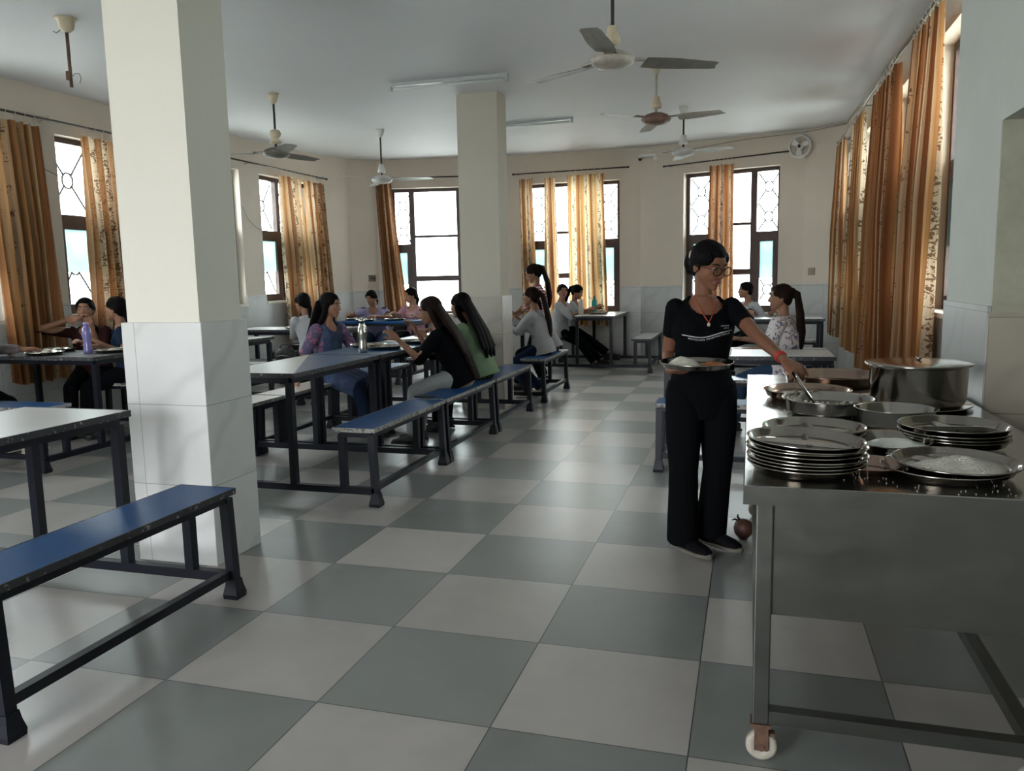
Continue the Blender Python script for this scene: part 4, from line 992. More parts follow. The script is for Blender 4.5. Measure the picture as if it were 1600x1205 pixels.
def person(label, pel, yaw, lean=.1, side=0, hyaw=None, hpitch=0, skin='brown', hands=(None, None), elbows=(None, None), feet=(None, None), knees=(None, None),
           hair='tied', top=None, sleeve='short', pants=None, shoe=None, sc_=1.0, vox=.0065, standing=False, hemlen=.0, twist=0, handcurl=(.6, .6), hand_n=(None, None), flare=0,
           hairm=None, loose=1.0, neckw=.075, kurta=None, hair_len=.5, hidden_legs=False, hand_d=(None, None), headshift=(0, 0, 0), clip=None, shw=.150, slr=1.0, tor=.435, legr=1.0):
    """hands etc: (right, left) world points; yaw is facing angle (degrees, 0 = +x)"""
    P = V(pel); a = math.radians(yaw); F0 = V((math.cos(a), math.sin(a), 0)); U0 = V((0, 0, 1)); R0 = F0.cross(U0)
    a2 = math.radians(yaw+twist); F = V((math.cos(a2), math.sin(a2), 0)); R_ = F.cross(U0)
    T = (U0*math.cos(lean)+F*math.sin(lean)+R_*side).normalized(); Fc = (F-T*F.dot(T)).normalized(); Rc = Fc.cross(T)
    k = sc_
    nb = P+T*tor*k; ch = P+T*tor*.667*k; ws = P+T*tor*.32*k+Fc*(-.01)
    sh = [nb-T*.045*k+Rc*s_*shw*k for s_ in (1, -1)]
    hip = [P+R0*s_*.088*k for s_ in (1, -1)]
    ha = math.radians(hyaw if hyaw is not None else yaw+twist); hp = hpitch
    Hf = V((math.cos(ha)*math.cos(hp), math.sin(ha)*math.cos(hp), math.sin(hp))); Hr = Hf.cross(U0).normalized(); Hu = Hr.cross(Hf)
    Kc = nb+(T*.6+U0*.5).normalized()*.135*k+Hf*.025+Hu*.035*k+V(headshift)
    root = thing('person', label, 'person', (P.x, P.y, 0)); O = V((P.x, P.y, 0))
    L_ = lambda p: V(p)-O
    # ---- limbs
    arms = []
    for i, s_ in enumerate((1, -1)):
        tgt = hands[i] if hands[i] is not None else sh[i]+F*.18-U0*.42+R_*s_*.03
        pole = elbows[i] if elbows[i] is not None else (-U0*1.0-F*.35+R_*s_*.5)
        arms.append((sh[i],)+ik(sh[i], tgt, .255*k, .235*k, pole))
    legs = []
    for i, s_ in enumerate((1, -1)):
        tgt = feet[i] if feet[i] is not None else P+F0*.40*k+R0*s_*.10-U0*(P.z-.075)
        pole = knees[i] if knees[i] is not None else (F0*1+U0*.8)
        legs.append((hip[i],)+ik(hip[i], tgt, .385*k, .385*k, pole))
    b = B()
    # torso core and neck
    loft(b, [(L_(P-T*.09), Rc, Fc, .12*k, .085*k), (L_(P), Rc, Fc, .150*k, .10*k), (L_(ws), Rc, Fc, .118*k, .082*k), (L_(ch), Rc, Fc, .136*k, .098*k), (L_(nb-T*.07*k), Rc, Fc, .145*k, .075*k), (L_(nb-T*.02*k), Rc, Fc, .085*k, .058*k), (L_(nb+T*.01), Rc, Fc, .052*k, .052*k)], 24)
    capsule(b, [L_(nb-T*.05*k), L_(nb), L_(Kc-Hf*.022-Hu*.05*k)], [.052*k, .044*k, .044*k])
    # head: skull, jaw, cheeks, nose, brow, chin, ears
    HM = Matrix((Hr, Hf, Hu)).transposed(); H = lambda x, y, z: L_(Kc+Hr*x*k+Hf*y*k+Hu*z*k)
    b.ell(H(0, -.008, .018), (.072*k, .088*k, .088*k), HM, 3)
    b.ell(H(0, .018, -.030), (.062*k, .068*k, .070*k), HM, 3)
    loft(b, [(H(0, .012, -.02), HM.col[0], HM.col[1], .058*k, .066*k), (H(0, .024, -.06), HM.col[0], HM.col[1], .048*k, .056*k), (H(0, .040, -.092), HM.col[0], HM.col[1], .030*k, .038*k), (H(0, .052, -.106), HM.col[0], HM.col[1], .014*k, .020*k)], 20)
    b.ell(H(0, .070, -.094), (.017*k, .014*k, .014*k), HM, 2)
    for s_ in (1, -1):
        b.ell(H(s_*.036, .048, -.022), (.022*k, .024*k, .022*k), HM, 2)
        b.ell(H(s_*.030, .066, .024), (.022*k, .012*k, .008*k), HM, 2)
        b.ell(H(s_*.071, -.010, -.018), (.008*k, .017*k, .027*k), HM, 2); b.ell(H(s_*.074, -.014, -.014), (.009*k, .012*k, .018*k), HM, 2)
    capsule(b, [H(0, .076, .014), H(0, .088, -.008), H(0, .099, -.028)], [.008*k, .009*k, .0115*k], 10)
    for s_ in (1, -1): b.ell(H(s_*.010, .088, -.032), (.009*k, .011*k, .008*k), HM, 2)
    b.ell(H(0, .080, -.056), (.024*k, .011*k, .007*k), HM, 2); b.ell(H(0, .079, -.068), (.020*k, .011*k, .007*k), HM, 2)
    # arms and hands
    for i, (s0, e0, w0) in enumerate(arms):
        sd = (1, -1)[i]
        capsule(b, [L_(s0), L_(s0.lerp(e0, .5)), L_(e0)], [.043*k, .038*k, .031*k]); capsule(b, [L_(e0), L_(e0.lerp(w0, .35)), L_(w0)], [.032*k, .031*k, .020*k])
        D = (w0-e0).normalized() if hand_d[i] is None else V(hand_d[i]); Nn = hand_n[i] if hand_n[i] is not None else (-U0+F*.1-R_*sd*.4)
        capsule(b, [L_(w0), L_(w0+D.normalized()*.02)], [.020*k, .019*k])
        hand(b, L_(w0+D.normalized()*.008), D, Nn, side=-sd if (D.cross(V(Nn))).dot(R_*sd) > 0 else sd, curl=handcurl[i], sc_=k*.98)
    foot_dirs = []
    for i, (h0, k0, a0) in enumerate(legs):
        capsule(b, [L_(h0), L_(h0.lerp(k0, .5)), L_(k0)], [.078*k, .066*k, .048*k]); capsule(b, [L_(k0), L_(k0.lerp(a0, .35)), L_(a0)], [.048*k, .047*k, .030*k])
        fd = V((F0.x, F0.y, 0)) if feet[i] is None or len(feet) < 4 else V(feet[2+i]); fd.normalize(); foot_dirs.append(fd)
        fz = V((a0.x, a0.y, a0.z-.04))
        loft(b, [(L_(a0-fd*.045-U0*.035), fd.cross(U0), U0, .028*k, .030*k), (L_(a0-U0*.03), fd.cross(U0), U0, .032*k, .036*k), (L_(a0+fd*.07-U0*.042), fd.cross(U0), U0, .038*k, .024*k), (L_(a0+fd*.13-U0*.048), fd.cross(U0), U0, .040*k, .017*k), (L_(a0+fd*.165-U0*.052), fd.cross(U0), U0, .026*k, .010*k)], 14)
    me = finish(b.bm, vox, 3, .5)
    body = link('body', me, [SKIN[skin], M_lip], root, smooth=True)
    # lips get their own tint by where they sit on the head
    HMi = HM.transposed(); mi = [0]*len(me.polygons)
    for p in me.polygons:
        q = HMi @ (V(p.center)-L_(Kc))/k
        if abs(q.x) < .024*(1-.6*abs(q.z+.062)/.02) and q.y > .074 and -.074 < q.z < -.050: mi[p.index] = 1
    me.polygons.foreach_set('material_index', mi)
    # eyes and brows
    for s_ in (1, -1):
        e = B(); e.ell(H(s_*.030, .0685, -.001), (.0135*k, .0125*k, .0085*k), HM, 3)
        em = e.build('eye', [M_eyew, M_iris], root, smooth=True)
        for p in em.data.polygons:
            q = HMi @ (V(p.center)-H(s_*.030, .0685, -.001))/k
            if q.x**2+(q.z+.001)**2 < .0055**2 and q.y > 0: p.material_index = 1
        e = B(); e.tube([H(s_*.014, .084, .020), H(s_*.030, .082, .0265), H(s_*.048, .069, .021)], [.0028*k, .0034*k, .0018*k], 8); e.build('eyebrow', M_hair, root, smooth=True)
        e = B(); e.tube([H(s_*.017, .0795, .0035), H(s_*.030, .0812, .0065+.001), H(s_*.044, .072, .002)], [.0018*k, .0024*k, .0014*k], 8); e.build('eyelid', SKIN[skin], root, smooth=True)
    # ---- hair
    hm = hairm or M_hair; b = B()
    b.ell(H(0, -.022, .026), (.080*k, .090*k, .090*k), HM, 3); b.ell(H(0, -.004, .058), (.066*k, .076*k, .055*k), HM, 3)
    for s_ in (1, -1): b.ell(H(s_*.048, .018, .038), (.030*k, .046*k, .040*k), HM, 3); b.ell(H(s_*.060, -.03, .0), (.024*k, .045*k, .045*k), HM, 3)
    b.ell(H(0, -.052, -.02), (.062*k, .048*k, .065*k), HM, 3)
    back = -Fc; rnd = random.Random(len(label))
    if hair in ('long', 'half'):
        n0 = Kc-Hf*.065; end = nb-T*hair_len*k+back*(.125)
        cpts = [n0+Hu*.02, nb+back*.085+U0*.03, nb-T*.12+back*.125, nb-T*.28+back*.135, end]
        for off, r in ((0, .068), (.052, .054), (-.052, .054), (.090, .034), (-.090, .034)):
            pts = [L_(c_+Rc*off*(.8+.25*j)*k) for j, c_ in enumerate(cpts)]
            if abs(off) > .06: pts = pts[:4]
            b.tube(pts, [r*.95*k, r*k, r*.9*k, r*.72*k, r*.3*k][:len(pts)], 12, flat=(Fc, .62)); 
        for s_ in (1, -1):
            pts = [H(s_*.060, .0, .04), H(s_*.078, -.008, -.03), H(s_*.075, -.02, -.10), L_(nb+Rc*s_*.085+U0*.0-Fc*.02), L_(nb+Rc*s_*.09-T*.12-Fc*.065 if hair == 'half' else nb+Rc*s_*.10-T*.12+Fc*.045)]
            b.tube(pts, [.022*k, .026*k, .028*k, .026*k, .012*k], 10)
    elif hair == 'ponytail':
        b.ell(H(0, -.10, .045), (.030*k, .030*k, .030*k), HM, 2)
        end = nb-T*hair_len*k+back*.12
        cp = [L_(Kc-Hf*.10*k+Hu*.045*k), L_(Kc-Hf*.14*k+Hu*.02*k), L_(nb+back*.14*k+U0*.01), L_(nb-T*.15*k+back*.14*k), L_((nb-T*.15*k+back*.14*k).lerp(end, .6)), L_(end)]
        b.tube(cp, [.022*k, .036*k, .046*k, .047*k, .036*k, .012*k], 14, flat=(Fc, .75))
        b.tube([q+Rc*.02 for q in cp[1:]], [.02*k, .03*k, .034*k, .024*k, .008*k], 10); b.tube([q-Rc*.024 for q in cp[1:]], [.02*k, .028*k, .030*k, .022*k, .008*k], 10)
    elif hair == 'bun':
        b.ell(H(0, -.112, -.018), (.050*k, .036*k, .058*k), HM, 3); b.ell(H(0, -.098, .02), (.034*k, .030*k, .030*k), HM, 3); b.ell(H(0, -.105, -.062), (.038*k, .028*k, .026*k), HM, 2)
    elif hair == 'tied':
        b.ell(H(0, -.085, -.02), (.035*k, .035*k, .04*k), HM, 2); b.tube([H(0, -.09, -.03), H(0, -.10, -.09), L_(nb+back*.07-T*.04)], [.026*k, .026*k, .012*k], 10)
    me = finish(b.bm, .006 if vox < .006 else .0075, 2, .4); link('hair', me, hm, root, smooth=True)
    if clip:
        b = B()
        if hair == 'bun':
            for j in range(5): b.tube([H(-.02+.01*j, -.108, .045), H(-.02+.01*j, -.135, .052+.004*(j % 2))], [.005, .003], 6)
            b.ell(H(.0, -.112, .040), (.028*k, .010*k, .008*k), HM, 2); b.build('hair_claw', M_black, root, smooth=True)
            b = B(); b.ell(H(.045, -.092, .018), (.007*k, .010*k, .018*k), HM, 2); b.ell(H(.030, -.110, .018), (.010*k, .007*k, .018*k), HM, 2); b.build('hair_clip', M_cream, root, smooth=True)
        else:
            b.ell(H(.034, -.098, .045), (.012*k, .010*k, .020*k), HM, 2); b.build('hair_clip', M_eyew, root, smooth=True)
    # ---- clothes
    if top:
        b = B(); lo = loose
        hem = P-T*(.05+hemlen) if standing else P-T*.075
        secs = [(L_(hem), Rc, Fc, .182*k*lo, .136*k*lo), (L_(P+T*.03), Rc, Fc, .172*k*lo, .124*k*lo), (L_(ws), Rc, Fc, .142*k*lo, .106*k*lo), (L_(ch), Rc, Fc, .155*k*lo, .118*k*lo), (L_(nb-T*.085*k), Rc, Fc, .160*k, .094*k), (L_(nb-T*.045*k), Rc, Fc, .150*k, .075*k), (L_(nb-T*.005), Rc, Fc, .090*k, .064*k), (L_(nb+T*.022), Rc, Fc, .060*k, .058*k)]
        if standing: secs[0:1] = [(L_(hem), R0, F0, .158*k*lo, .118*k*lo)]; secs[1] = (L_(P+T*.03), Rc, Fc, .158*k*lo, .115*k*lo)
        if standing: secs[2] = (L_(ws), Rc, Fc, .131*k*lo, .098*k*lo)
        loft(b, secs, 32)
        for s_ in (1, -1): b.ell(L_(ch+T*.015+Rc*s_*.062*k+Fc*.062*k), (.058*k, .05*k, .055*k), Matrix((Rc, Fc, T)).transposed(), 2)
        for (s0, e0, w0) in arms:
            if sleeve == 'short': pts = [s0, s0.lerp(e0, .62)]; rs = [.058*k*lo*slr, .052*k*lo*slr]
            elif sleeve == 'elbow': pts = [s0, e0, e0.lerp(w0, .12)]; rs = [.060*k*lo, .050*k*lo, .047*k*lo]
            else: pts = [s0, s0.lerp(e0, .5), e0, e0.lerp(w0, .5), e0.lerp(w0, .88)]; rs = [.060*k*lo, .054*k*lo, .047*k*lo, .042*k*lo, .034*k*lo]
            b.ell(L_(s0), (.057*k*lo*slr,)*3, None, 2); b.tube([L_(p) for p in pts], rs, 18)
            if len(pts) > 2: b.ell(L_(e0), (rs[1 if sleeve == 'elbow' else 2]*.99,)*3, None, 2)
        if kurta:
            for (h0, k0, a0) in legs: b.tube([L_(h0), L_(h0.lerp(k0, .6)), L_(k0+(k0-h0)*.05)], [.098*k, .095*k, .09*k], 18)
            c_ = (legs[0][1]+legs[1][1])/2; b.tube([L_(P), L_(c_)], [.10*k, .085*k], 16)
        me = finish(b.bm, vox*1.05, 2, .45)
        bm = bmesh.new(); bm.from_mesh(me)
        # open the neckline, cuffs
        nc = L_(nb+Fc*.052*k+T*.005); dele = [v for v in bm.verts if (v.co-nc).length < neckw*k and (v.co-L_(nb)).dot(T) > -.095*k] + [v for v in bm.verts if (v.co-L_(nb)).dot(T) > .008*k]
        for (s0, e0, w0) in arms:
            q0, q1 = (s0, e0) if sleeve == 'short' else (e0, w0); ff = .58 if sleeve == 'short' else (.06 if sleeve == 'elbow' else .84); ax = (q1-q0).normalized(); c_ = L_(q0.lerp(q1, ff))
            dele += [v for v in bm.verts if (v.co-c_).dot(ax) > 0 and ((v.co-c_)-ax*(v.co-c_).dot(ax)).length < .075 and (v.co-c_).dot(ax) < .16]
        bmesh.ops.delete(bm, geom=list(set(dele)), context='VERTS')
        # keep it from being paper thin
        bm.to_mesh(me); bm.free(); sh_ = link('shirt', me, top, root, smooth=True)
        sm = sh_.modifiers.new('thickness', 'SOLIDIFY'); sm.thickness = .003; sm.offset = -1
    if pants:
        b = B(); b.ell(L_(P-U0*.01), (.162*k, .118*k, .115*k), Matrix((R0, F0, U0)).transposed(), 3)
        for (h0, k0, a0) in legs:
            fl_ = flare; capsule(b, [L_(h0), L_(h0.lerp(k0, .5)), L_(k0)], [.090*k, .080*k*legr, .064*k*legr], 18)
            e_ = a0-(a0-k0).normalized()*(-.0 if flare else .02); b.tube([L_(k0), L_(k0.lerp(a0, .4)), L_(k0.lerp(a0, .75)), L_(e_-V((0, 0, .02 if flare else 0)))], [.063*k*legr, (.060*legr+fl_*.3)*k, (.056*legr+fl_*.7)*k, (.052*legr+fl_*1.0)*k], 18)
        me = finish(b.bm, vox*1.1, 2, .45); link('trousers', me, pants, root, smooth=True)
    if shoe:
        for (h0, k0, a0), fd in zip(legs, foot_dirs):
            X = fd.cross(U0); b = B(); zb = a0.z-.070
            loft(b, [(L_(V((a0.x, a0.y, zb+.045))-fd*.066), X, U0, .022, .030), (L_(V((a0.x, a0.y, zb+.045))-fd*.045), X, U0, .036, .038), (L_(V((a0.x, a0.y, zb+.048))+fd*.0), X, U0, .038, .040), (L_(V((a0.x, a0.y, zb+.040))+fd*.07), X, U0, .044, .030), (L_(V((a0.x, a0.y, zb+.034))+fd*.13), X, U0, .046, .022), (L_(V((a0.x, a0.y, zb+.030))+fd*.18), X, U0, .026, .012)], 18)
            o = link('shoe', finish(b.bm, .005, 1, .4), shoe[0], root, smooth=True)
            b = B(); loft(b, [(L_(V((a0.x, a0.y, zb+.012))+fd*q), X, U0, w_, .013) for q, w_ in ((-.078, .018), (-.06, .036), (0, .040), (.07, .047), (.14, .049), (.18, .034), (.196, .012))], 18)
            b.build('shoe_sole', shoe[1], o, smooth=True)
    return dict(root=root, O=O, arms=arms, legs=legs, Kc=Kc, nb=nb, H=H, HM=HM, Fc=Fc, Rc=Rc, T=T, ch=ch, P=P, L=L_)

C_black = cloth('black_cotton_cloth', (.004, .0045, .006)); C_navy = cloth('dark_navy_trouser_cloth', (.004, .005, .010)); C_white = cloth('white_shirt_cotton', (.50, .51, .53), .08)
C_lav = cloth('lavender_tee_cotton', (.36, .33, .52)); C_pink = cloth('pink_tee_cotton', (.55, .30, .36)); C_green = cloth('light_green_shirt_cotton', (.25, .37, .23))
C_denim = cloth('blue_denim', (.045, .085, .16)); C_dblue = cloth('dark_blue_jeans_denim', (.018, .030, .065)); C_pale = cloth('pale_grey_jeans_denim', (.42, .44, .45), .2); C_grey = cloth('grey_mauve_shirt_cotton', (.20, .17, .17)); C_maroon = cloth('dark_maroon_cloth', (.035, .012, .012))
C_kurta = pattern_cloth('blue_kurta_cloth', (.020, .035, .085), ((.03, .055, .12),), 8, .55)
C_floral = pattern_cloth('white_purple_leaf_print', (.58, .55, .55), ((.16, .13, .22), (.10, .12, .22), (.26, .16, .18)), 17, .60)
C_stripe = pattern_cloth('pink_white_striped_cotton', (.62, .52, .54), ((.34, .045, .09),), stripes=True)
C_mottle = pattern_cloth('purple_pink_mottled_chiffon', (.07, .05, .10), ((.26, .09, .13), (.05, .06, .14)), 26, .54)
SH_d = (mat('black_shoe_canvas', (.006, .006, .007), .85, spec=.05), mat('grey_shoe_sole', (.13, .12, .10), .7)); SH_b = (M_black, M_black); SH_w = (mat('pale_sneaker_canvas', (.42, .38, .32), .7), mat('pale_sneaker_sole', (.50, .47, .42), .6))

# --- the woman at the counter
W = person('woman in black tee and glasses, standing at the counter with a full steel plate', (1.125, 1.80, .815), -72, lean=.05, hyaw=-44, hpitch=-.34, skin='main',
    hands=((.990, 1.60, .935), (1.535, 1.40, .965)), elbows=(V((-.25, .9, -1)), V((.3, .3, -1.0))), feet=((1.045, 1.76, .082), (1.175, 1.88, .082), V((.75, -.66, 0)), V((.8, -.6, 0))),
    knees=(V((.1, -1, 0)), V((.2, -1, 0))), hair='bun', top=C_black, sleeve='short', pants=C_black, shoe=SH_d, sc_=.985, vox=.0042, standing=True, hemlen=.08, handcurl=(.35, .95),
    hand_n=(V((.25, .0, 1)), V((.0, .25, -1))), hand_d=(V((.55, -.8, .05)), V((.50, -.80, -.42))), flare=.022, neckw=.088, clip=True, shw=.138, slr=.83, tor=.46, legr=1.12)
r_ = W['root']; H = W['H']; HM = W['HM']
# spectacles
def specs():
    b = B()
    for s_ in (1, -1):
        pts = []
        for j in range(25):
            a = 2*PI*j/24; x = s_*.032+.0235*math.cos(a); z = -.006+.0195*math.sin(a)+(.003 if math.sin(a) > .3 else 0); pts.append(H(x, .098-.10*max(0, abs(x)-.03)**1*.6, z))
        b.tube(pts, .0027, 8, caps=False)
    b.tube([H(-.010, .100, .002), H(0, .102, .005), H(.010, .100, .002)], .0018, 8)
    o = b.build('spectacle_frame', mat('brown_tortoise_frame', (.045, .016, .010), .6, spec=.1), r_, smooth=True)
    for s_ in (1, -1):
        b = B(); b.tube([H(s_*.054, .094, .004), H(s_*.074, .06, .004), H(s_*.080, -.005, .0), H(s_*.078, -.02, -.012)], .0016, 6); b.build('temple', MATS['brown_tortoise_frame'], o, smooth=True)
        b = B(); c = H(s_*.032, .0965, -.006); pts = [c+HM.col[0]*(.022*math.cos(2*PI*j/24))+HM.col[2]*(.018*math.sin(2*PI*j/24)) for j in range(24)]
        f0 = [b.bm.verts.new(p) for p in pts]; f1 = [b.bm.verts.new(p-HM.col[1]*.0012) for p in pts]; b.bm.faces.new(f0); b.bm.faces.new(f1[::-1])
        for j in range(24): b.bm.faces.new((f0[j], f1[j], f1[(j+1) % 24], f0[(j+1) % 24]))
        b.build('lens', M_lens, o)
M_lens = lens_mat()
specs()
# necklace cord following the chest, pendant, wrist thread
bodyo = [c for c in r_.children if c.name.startswith('body')][0]; shirto = [c for c in r_.children if c.name.startswith('shirt')][0]
def bvh_of(o): bm = bmesh.new(); bm.from_mesh(o.data); t_ = BVHTree.FromBMesh(bm); bm.free(); return t_
tb, ts = bvh_of(bodyo), bvh_of(shirto); Fc, Rc, T = W['Fc'], W['Rc'], W['T']; Lw = W['L']
def onbody(p, off=.003, trees=(tb, ts)):
    o_ = Lw(p)+Fc*.4; best = None
    for t_ in trees:
        h = t_.ray_cast(o_, -Fc, 1.0)
        if h[0] is not None and (best is None or h[3] < best[1]): best = (h[0], h[3])
    return (best[0] if best else Lw(p))+Fc*off
nb = W['nb']; pts = []
for j in range(15):
    u = j/14*2-1; pts.append(onbody(nb+Rc*.060*u-T*(.108-.135*abs(u)**1.25)+T*.0, .0035))
b = B(); b.tube(pts, .0026, 8); o = b.build('necklace_cord', mat('orange_cord', (.35, .05, .012), .6), r_, smooth=True)
b = B(); b.ell(pts[7]-T*.010+Fc*.003, (.008, .004, .010), Matrix((Rc, Fc, T)).transposed(), 2); b.build('pendant', mat('pale_pendant', (.55, .48, .38), .4), o, smooth=True)
e0, w0 = W['arms'][1][1], W['arms'][1][2]; ax = (w0-e0).normalized(); cc = Lw(w0-ax*.028); xx = ax.cross(V((0, 0, 1))).normalized(); yy = ax.cross(xx)
for q in (-.006, 0, .006): 
    b = B(); b.tube([cc+ax*q+(xx*math.cos(2*PI*j/20)+yy*math.sin(2*PI*j/20))*.0235 for j in range(21)], .0034, 8, caps=False); b.build('wrist_thread', mat('red_thread', (.40, .02, .015), .7), r_, smooth=True)
# print on the shirt: a white line over a row of small lettering, and two short lines above
def band(u0, u1, zf, name, h=.0022):
    b = B(); rows = []
    for j in range(41):
        u = u0+(u1-u0)*j/40; c = nb+Rc*u+T*zf(u); rows.append([b.bm.verts.new(onbody(c+T*s_*h, .0045, (ts,))) for s_ in (-1, 1)]+[b.bm.verts.new(onbody(c+T*s_*h, .0035, (ts,))) for s_ in (1, -1)])
    for r0, r1 in zip(rows, rows[1:]):
        for i in range(4): b.bm.faces.new((r0[i], r0[(i+1) % 4], r1[(i+1) % 4], r1[i]))
    b.bm.faces.new(rows[0][::-1]); b.bm.faces.new(rows[-1]); return b.build(name, M_print, shirto)
M_print = mat('white_shirt_print', (.50, .51, .52), .7)
zf = lambda u: -.158-.020*math.exp(-((u-.03)/.075)**2)-.06*(u-.03)
band(-.118, .118, zf, 'printed_line')
def text(s, u0, size, zf2, name):
    cu = bpy.data.curves.new('t', 'FONT'); cu.body = s; cu.size = size; cu.extrude = .0004; to = bpy.data.objects.new('t', cu); C.objects.link(to)
    dg = bpy.context.evaluated_depsgraph_get(); dg.update(); me = bpy.data.meshes.new_from_object(to.evaluated_get(dg)); bpy.data.objects.remove(to)
    for v in me.vertices:
        x, y, z = v.co; u = u0-x if False else u0+x; c = nb+Rc*u+T*(zf2(u)+y); v.co = onbody(c, .0042+z, (ts,))
    return link(name, me, M_print, shirto)
# seen from the front, the wearer's right is on the left: letters run from her right to her left
def text_front(s, wid, ucen, size, zf2, name):
    cu = bpy.data.curves.new('t', 'FONT'); cu.body = s; cu.size = size; cu.extrude = .0004; to = bpy.data.objects.new('t', cu); C.objects.link(to)
    dg = bpy.context.evaluated_depsgraph_get(); dg.update(); me = bpy.data.meshes.new_from_object(to.evaluated_get(dg)); bpy.data.objects.remove(to)
    xs = [v.co.x for v in me.vertices]; w_ = max(xs)-min(xs); x0 = min(xs)
    for v in me.vertices:
        x = (v.co.x-x0)/w_*wid-wid/2; u = ucen-x; c = nb+Rc*u+T*(zf2(u)+v.co.y); v.co = onbody(c, .0042+v.co.z, (ts,))
    return link(name, me, M_print, shirto)
text_front('PRACTICE UNTIL THE NEW PAGE YOUR LIFE', .20, -.008, .012, lambda u: zf(u)-.016, 'printed_lettering')
text_front('PRACTICE UNTIL THE', .042, -.078, .007, lambda u: -.128, 'printed_lettering'); text_front('NEW PAGE', .028, -.085, .008, lambda u: -.139, 'printed_lettering')
# what she holds
pc = V((1.118, 1.505, .962))
plate('full steel plate held in front of the woman in black tee', pc.x, pc.y, pc.z, (.03, .0), .3, R_=.165)
mound('rice', 'heap of white rice on the plate held by the woman in black tee', 'rice', pc.x-.055, pc.y-.01, pc.z+.006, .075, .055, .040, M_rice, 2, .2)
mound('curry', 'orange curry on the plate held by the woman in black tee', 'curry', pc.x+.075, pc.y+.01, pc.z+.005, .062, .05, .020, M_curry, 6, .1, .002)
mound('curry', 'dark gravy between rice and curry on the held plate', 'curry', pc.x+.01, pc.y+.07, pc.z+.005, .04, .04, .012, M_dal, 8, .1)
b = B(); s0, s1 = V((1.545, 1.335, .935)), V((1.615, 1.245, .835)); b.tube([s0-(s1-s0)*.25, s0, s1], [.013, .012, .009], 12, flat=((.7, .7, .2), .35)); b.ell(s1+V((.015, -.02, -.006)), (.035, .024, .008), Matrix.Rotation(.5, 3, 'Z'), 3)
o = b.build('serving_spoon', M_potm, smooth=True, loc=(0, 0, 0)); tag(o, 'long flat steel serving spoon in the hand of the woman at the counter', 'spoon')

# --- the others
seat = .575
person('woman in black top with waist-long hair, eating at the central blue table', (-.98, 4.10, seat), 180, lean=.42, hyaw=200, hpitch=-.25, skin='tan', twist=12, hands=((-1.42, 4.24, .93), (-1.40, 3.80, .90)), feet=((-1.38, 4.12, .075), (-1.36, 3.92, .075)),
    hair='long', top=C_black, sleeve='elbow', pants=C_pale, shoe=SH_b, hair_len=.52, hairm=M_hairb, elbows=(V((.3, .3, -1)), V((.3, -.3, -1))), loose=1.04)
person('woman in light green shirt with long black hair, beside the woman in black', (-.97, 4.62, seat), 178, lean=.32, hyaw=170, hpitch=-.15, skin='tan', hands=((-1.45, 4.85, .88), (-1.45, 4.50, .88)),
    hair='long', top=C_green, sleeve='long', pants=C_black, shoe=SH_b, hair_len=.36, loose=1.08)
person('woman in blue kurta with purple sheer sleeves and loose black hair, hand on the bench', (-2.34, 4.30, seat), -12, lean=.06, hyaw=2, hpitch=-.12, skin='tan', hands=((-2.42, 3.90, .53), (-1.95, 4.50, .72)),
    hair='half', top=C_kurta, sleeve='elbow', pants=C_dblue, shoe=SH_b, hair_len=.25, kurta=True, loose=1.0, feet=((-1.90, 4.22, .075), (-1.92, 4.40, .075)), elbows=(V((-.5, -.2, -.3)), None), handcurl=(.5, .5))
# her sheer sleeves
for o in [x for x in C.objects if x.get('label', '').startswith('woman in blue kurta')]:
    sh_ = [c for c in o.children if c.name.startswith('shirt')][0]; sh_.data.materials.append(C_mottle)
    for p in sh_.data.polygons:
        v = V(p.center); a = math.radians(-12); R0 = V((math.cos(a), math.sin(a), 0)).cross(V((0, 0, 1)))
        if abs(v.dot(R0)) > .128 and v.z > .66: p.material_index = 1
person('person in white shirt with dark hair, sitting behind the woman in the blue kurta', (-3.44, 5.93, seat), 150, lean=.30, hyaw=165, hpitch=-.2, skin='tan', hands=((-3.75, 6.45, .86), (-3.80, 6.20, .86)), hair='tied', top=C_white, sleeve='long', pants=C_black, shoe=SH_b)
person('woman in lavender tee leaning over the blue table in the back left corner', (-4.13, 9.00, seat), -78, lean=.36, hyaw=-105, hpitch=-.35, skin='tan', hands=((-4.36, 8.52, .90), (-3.92, 8.56, .87)), hair='tied', top=C_lav, sleeve='short', pants=C_denim, shoe=SH_b, elbows=(V((-1, 0, -.4)), V((1, 0, -.4))), loose=1.1)
person('woman in pink tee with a pale hairband, right of the woman in lavender', (-3.50, 9.06, seat), -100, lean=.16, hyaw=-135, hpitch=-.2, skin='light', hands=((-3.66, 8.60, .90), (-3.34, 8.62, .87)), hair='tied', top=C_pink, sleeve='elbow', pants=C_black, shoe=SH_b, loose=1.1)
person('woman in white shirt with a long dark ponytail, seated right of the far column', (-.97, 6.88, seat), 180, lean=.22, hyaw=178, hpitch=.0, skin='tan', hands=((-1.42, 7.05, .90), (-1.42, 6.70, .88)), hair='ponytail', top=C_white, sleeve='long', pants=C_dblue, shoe=SH_w, hair_len=.34, hairm=M_hairb, loose=1.06, feet=((-1.0, 6.90, .075), (-1.08, 6.72, .075)))
person('person in white shirt mostly hidden behind the seated woman with the ponytail', (-1.00, 7.38, seat), 180, lean=.45, hyaw=185, hpitch=-.3, skin='tan', hands=((-1.46, 7.5, .90), (-1.48, 7.20, .88)), hair='tied', top=C_white, sleeve='long', pants=C_black, shoe=SH_b)
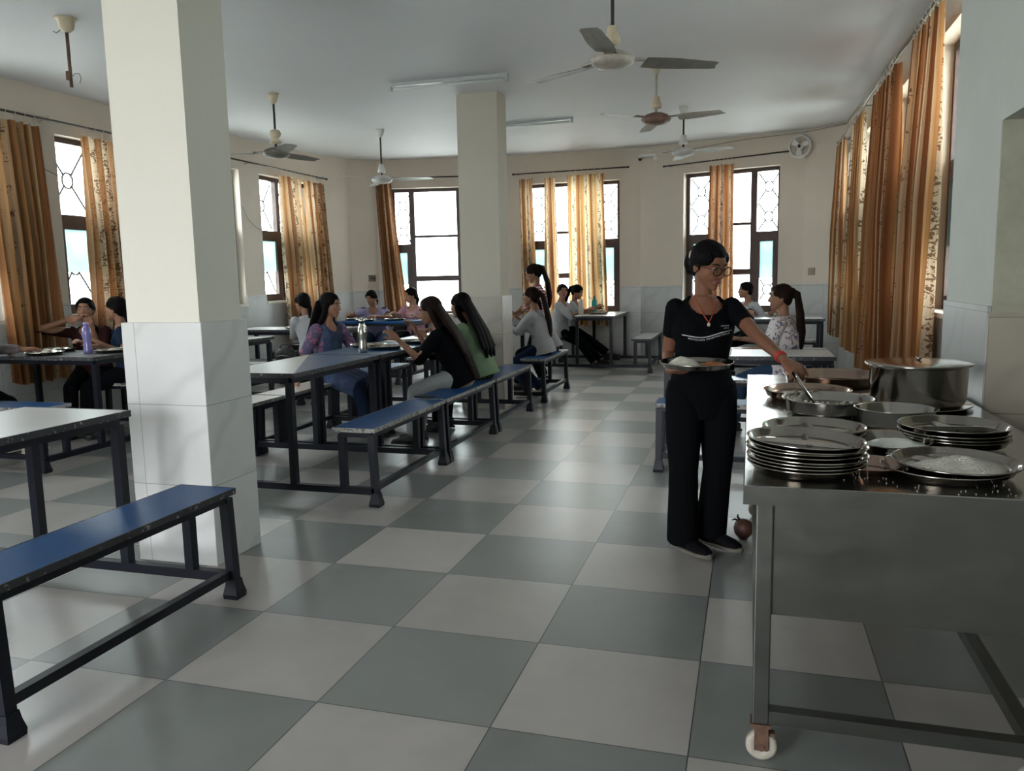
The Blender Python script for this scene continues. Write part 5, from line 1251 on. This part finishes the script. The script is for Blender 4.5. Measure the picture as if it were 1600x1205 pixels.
person('standing woman in red and white striped top with a long ponytail, head bent', (-1.26, 7.98, .83), 188, lean=.14, hyaw=190, hpitch=-.42, skin='light', hands=((-1.62, 7.75, .88), (-1.62, 7.95, .88)), hair='ponytail', top=C_stripe, sleeve='elbow', pants=C_black, shoe=SH_b, standing=True, feet=((-1.26, 8.08, .08), (-1.24, 7.90, .08)), knees=(V((-1, 0, 0)), V((-1, 0, 0))), hair_len=.30, hairm=M_hairb, sc_=1.05, clip=True)
person('woman in white shirt facing the camera, seated at the far table before the middle window', (-1.47, 9.88, seat), -8, lean=.10, hyaw=-60, hpitch=-.02, skin='tan', hands=((-1.05, 9.80, .88), (-1.05, 10.0, .88)), hair='tied', top=C_white, sleeve='elbow', pants=C_black, shoe=SH_b, feet=((-.93, 9.86, .075), (-.80, 10.02, .075)), loose=1.1)
person('woman in white shirt looking down at her plate, beside the teal bottle', (-1.44, 10.36, seat), 0, lean=.24, hyaw=-12, hpitch=-.4, skin='tan', hands=((-.98, 10.20, .90), (-1.0, 10.48, .88)), hair='ponytail', top=C_white, sleeve='elbow', pants=C_black, shoe=SH_b, feet=((-.60, 10.22, .10), (-.72, 10.4, .075)), hair_len=.05)
person('woman in white shirt with purple leaf print and a long ponytail, behind the counter', (1.66, 5.12, seat), 170, lean=.08, hyaw=184, hpitch=-.05, skin='tan', twist=-10, hands=((1.28, 5.30, .80), (1.28, 5.02, .72)), hair='ponytail', top=C_floral, sleeve='elbow', pants=C_denim, shoe=SH_b, hair_len=.33, hairm=M_hairb, loose=1.18, clip=True, feet=((1.20, 5.22, .075), (1.22, 5.04, .075)))
person('person in white shirt with short grey-black hair at the back right table', (1.40, 9.26, seat), -150, lean=.22, hyaw=-165, hpitch=-.05, skin='tan', hands=((1.36, 8.78, .88), (1.62, 8.80, .88)), hair='short', top=C_white, sleeve='long', pants=C_black, shoe=SH_b, loose=1.1)
person('woman in dark top holding her hand to her mouth, left of the purple bottle', (-4.70, 4.02, seat), -65, lean=.18, hyaw=-58, hpitch=.02, skin='tan', hands=((-4.76, 3.80, 1.075), (-4.42, 3.66, .87)), hair='tied', top=C_maroon, sleeve='elbow', pants=C_black, shoe=SH_b, elbows=(V((-1, -.3, -.6)), None), hand_d=(V((.9, -.1, .15)), None), hand_n=(V((.1, .9, .1)), None))
person('person seen in profile between purple bottle and near column, hand raised', (-4.28, 4.02, seat), -140, lean=.12, hyaw=-165, hpitch=0, skin='tan', hands=((-4.55, 3.86, 1.02), (-4.20, 3.62, .87)), hair='tied', top=C_dblue, sleeve='short', pants=C_black, shoe=SH_b)
person('person at the left edge of the photo, only the mauve-grey sleeve and hand in view', (-4.50, 2.54, seat), 92, lean=.12, hyaw=80, skin='brown', hands=((-4.62, 3.02, .87), (-4.36, 3.04, .87)), hair='tied', top=C_grey, sleeve='long', pants=C_black, shoe=SH_w, feet=((-4.62, 2.95, .075), (-4.40, 2.95, .075)))
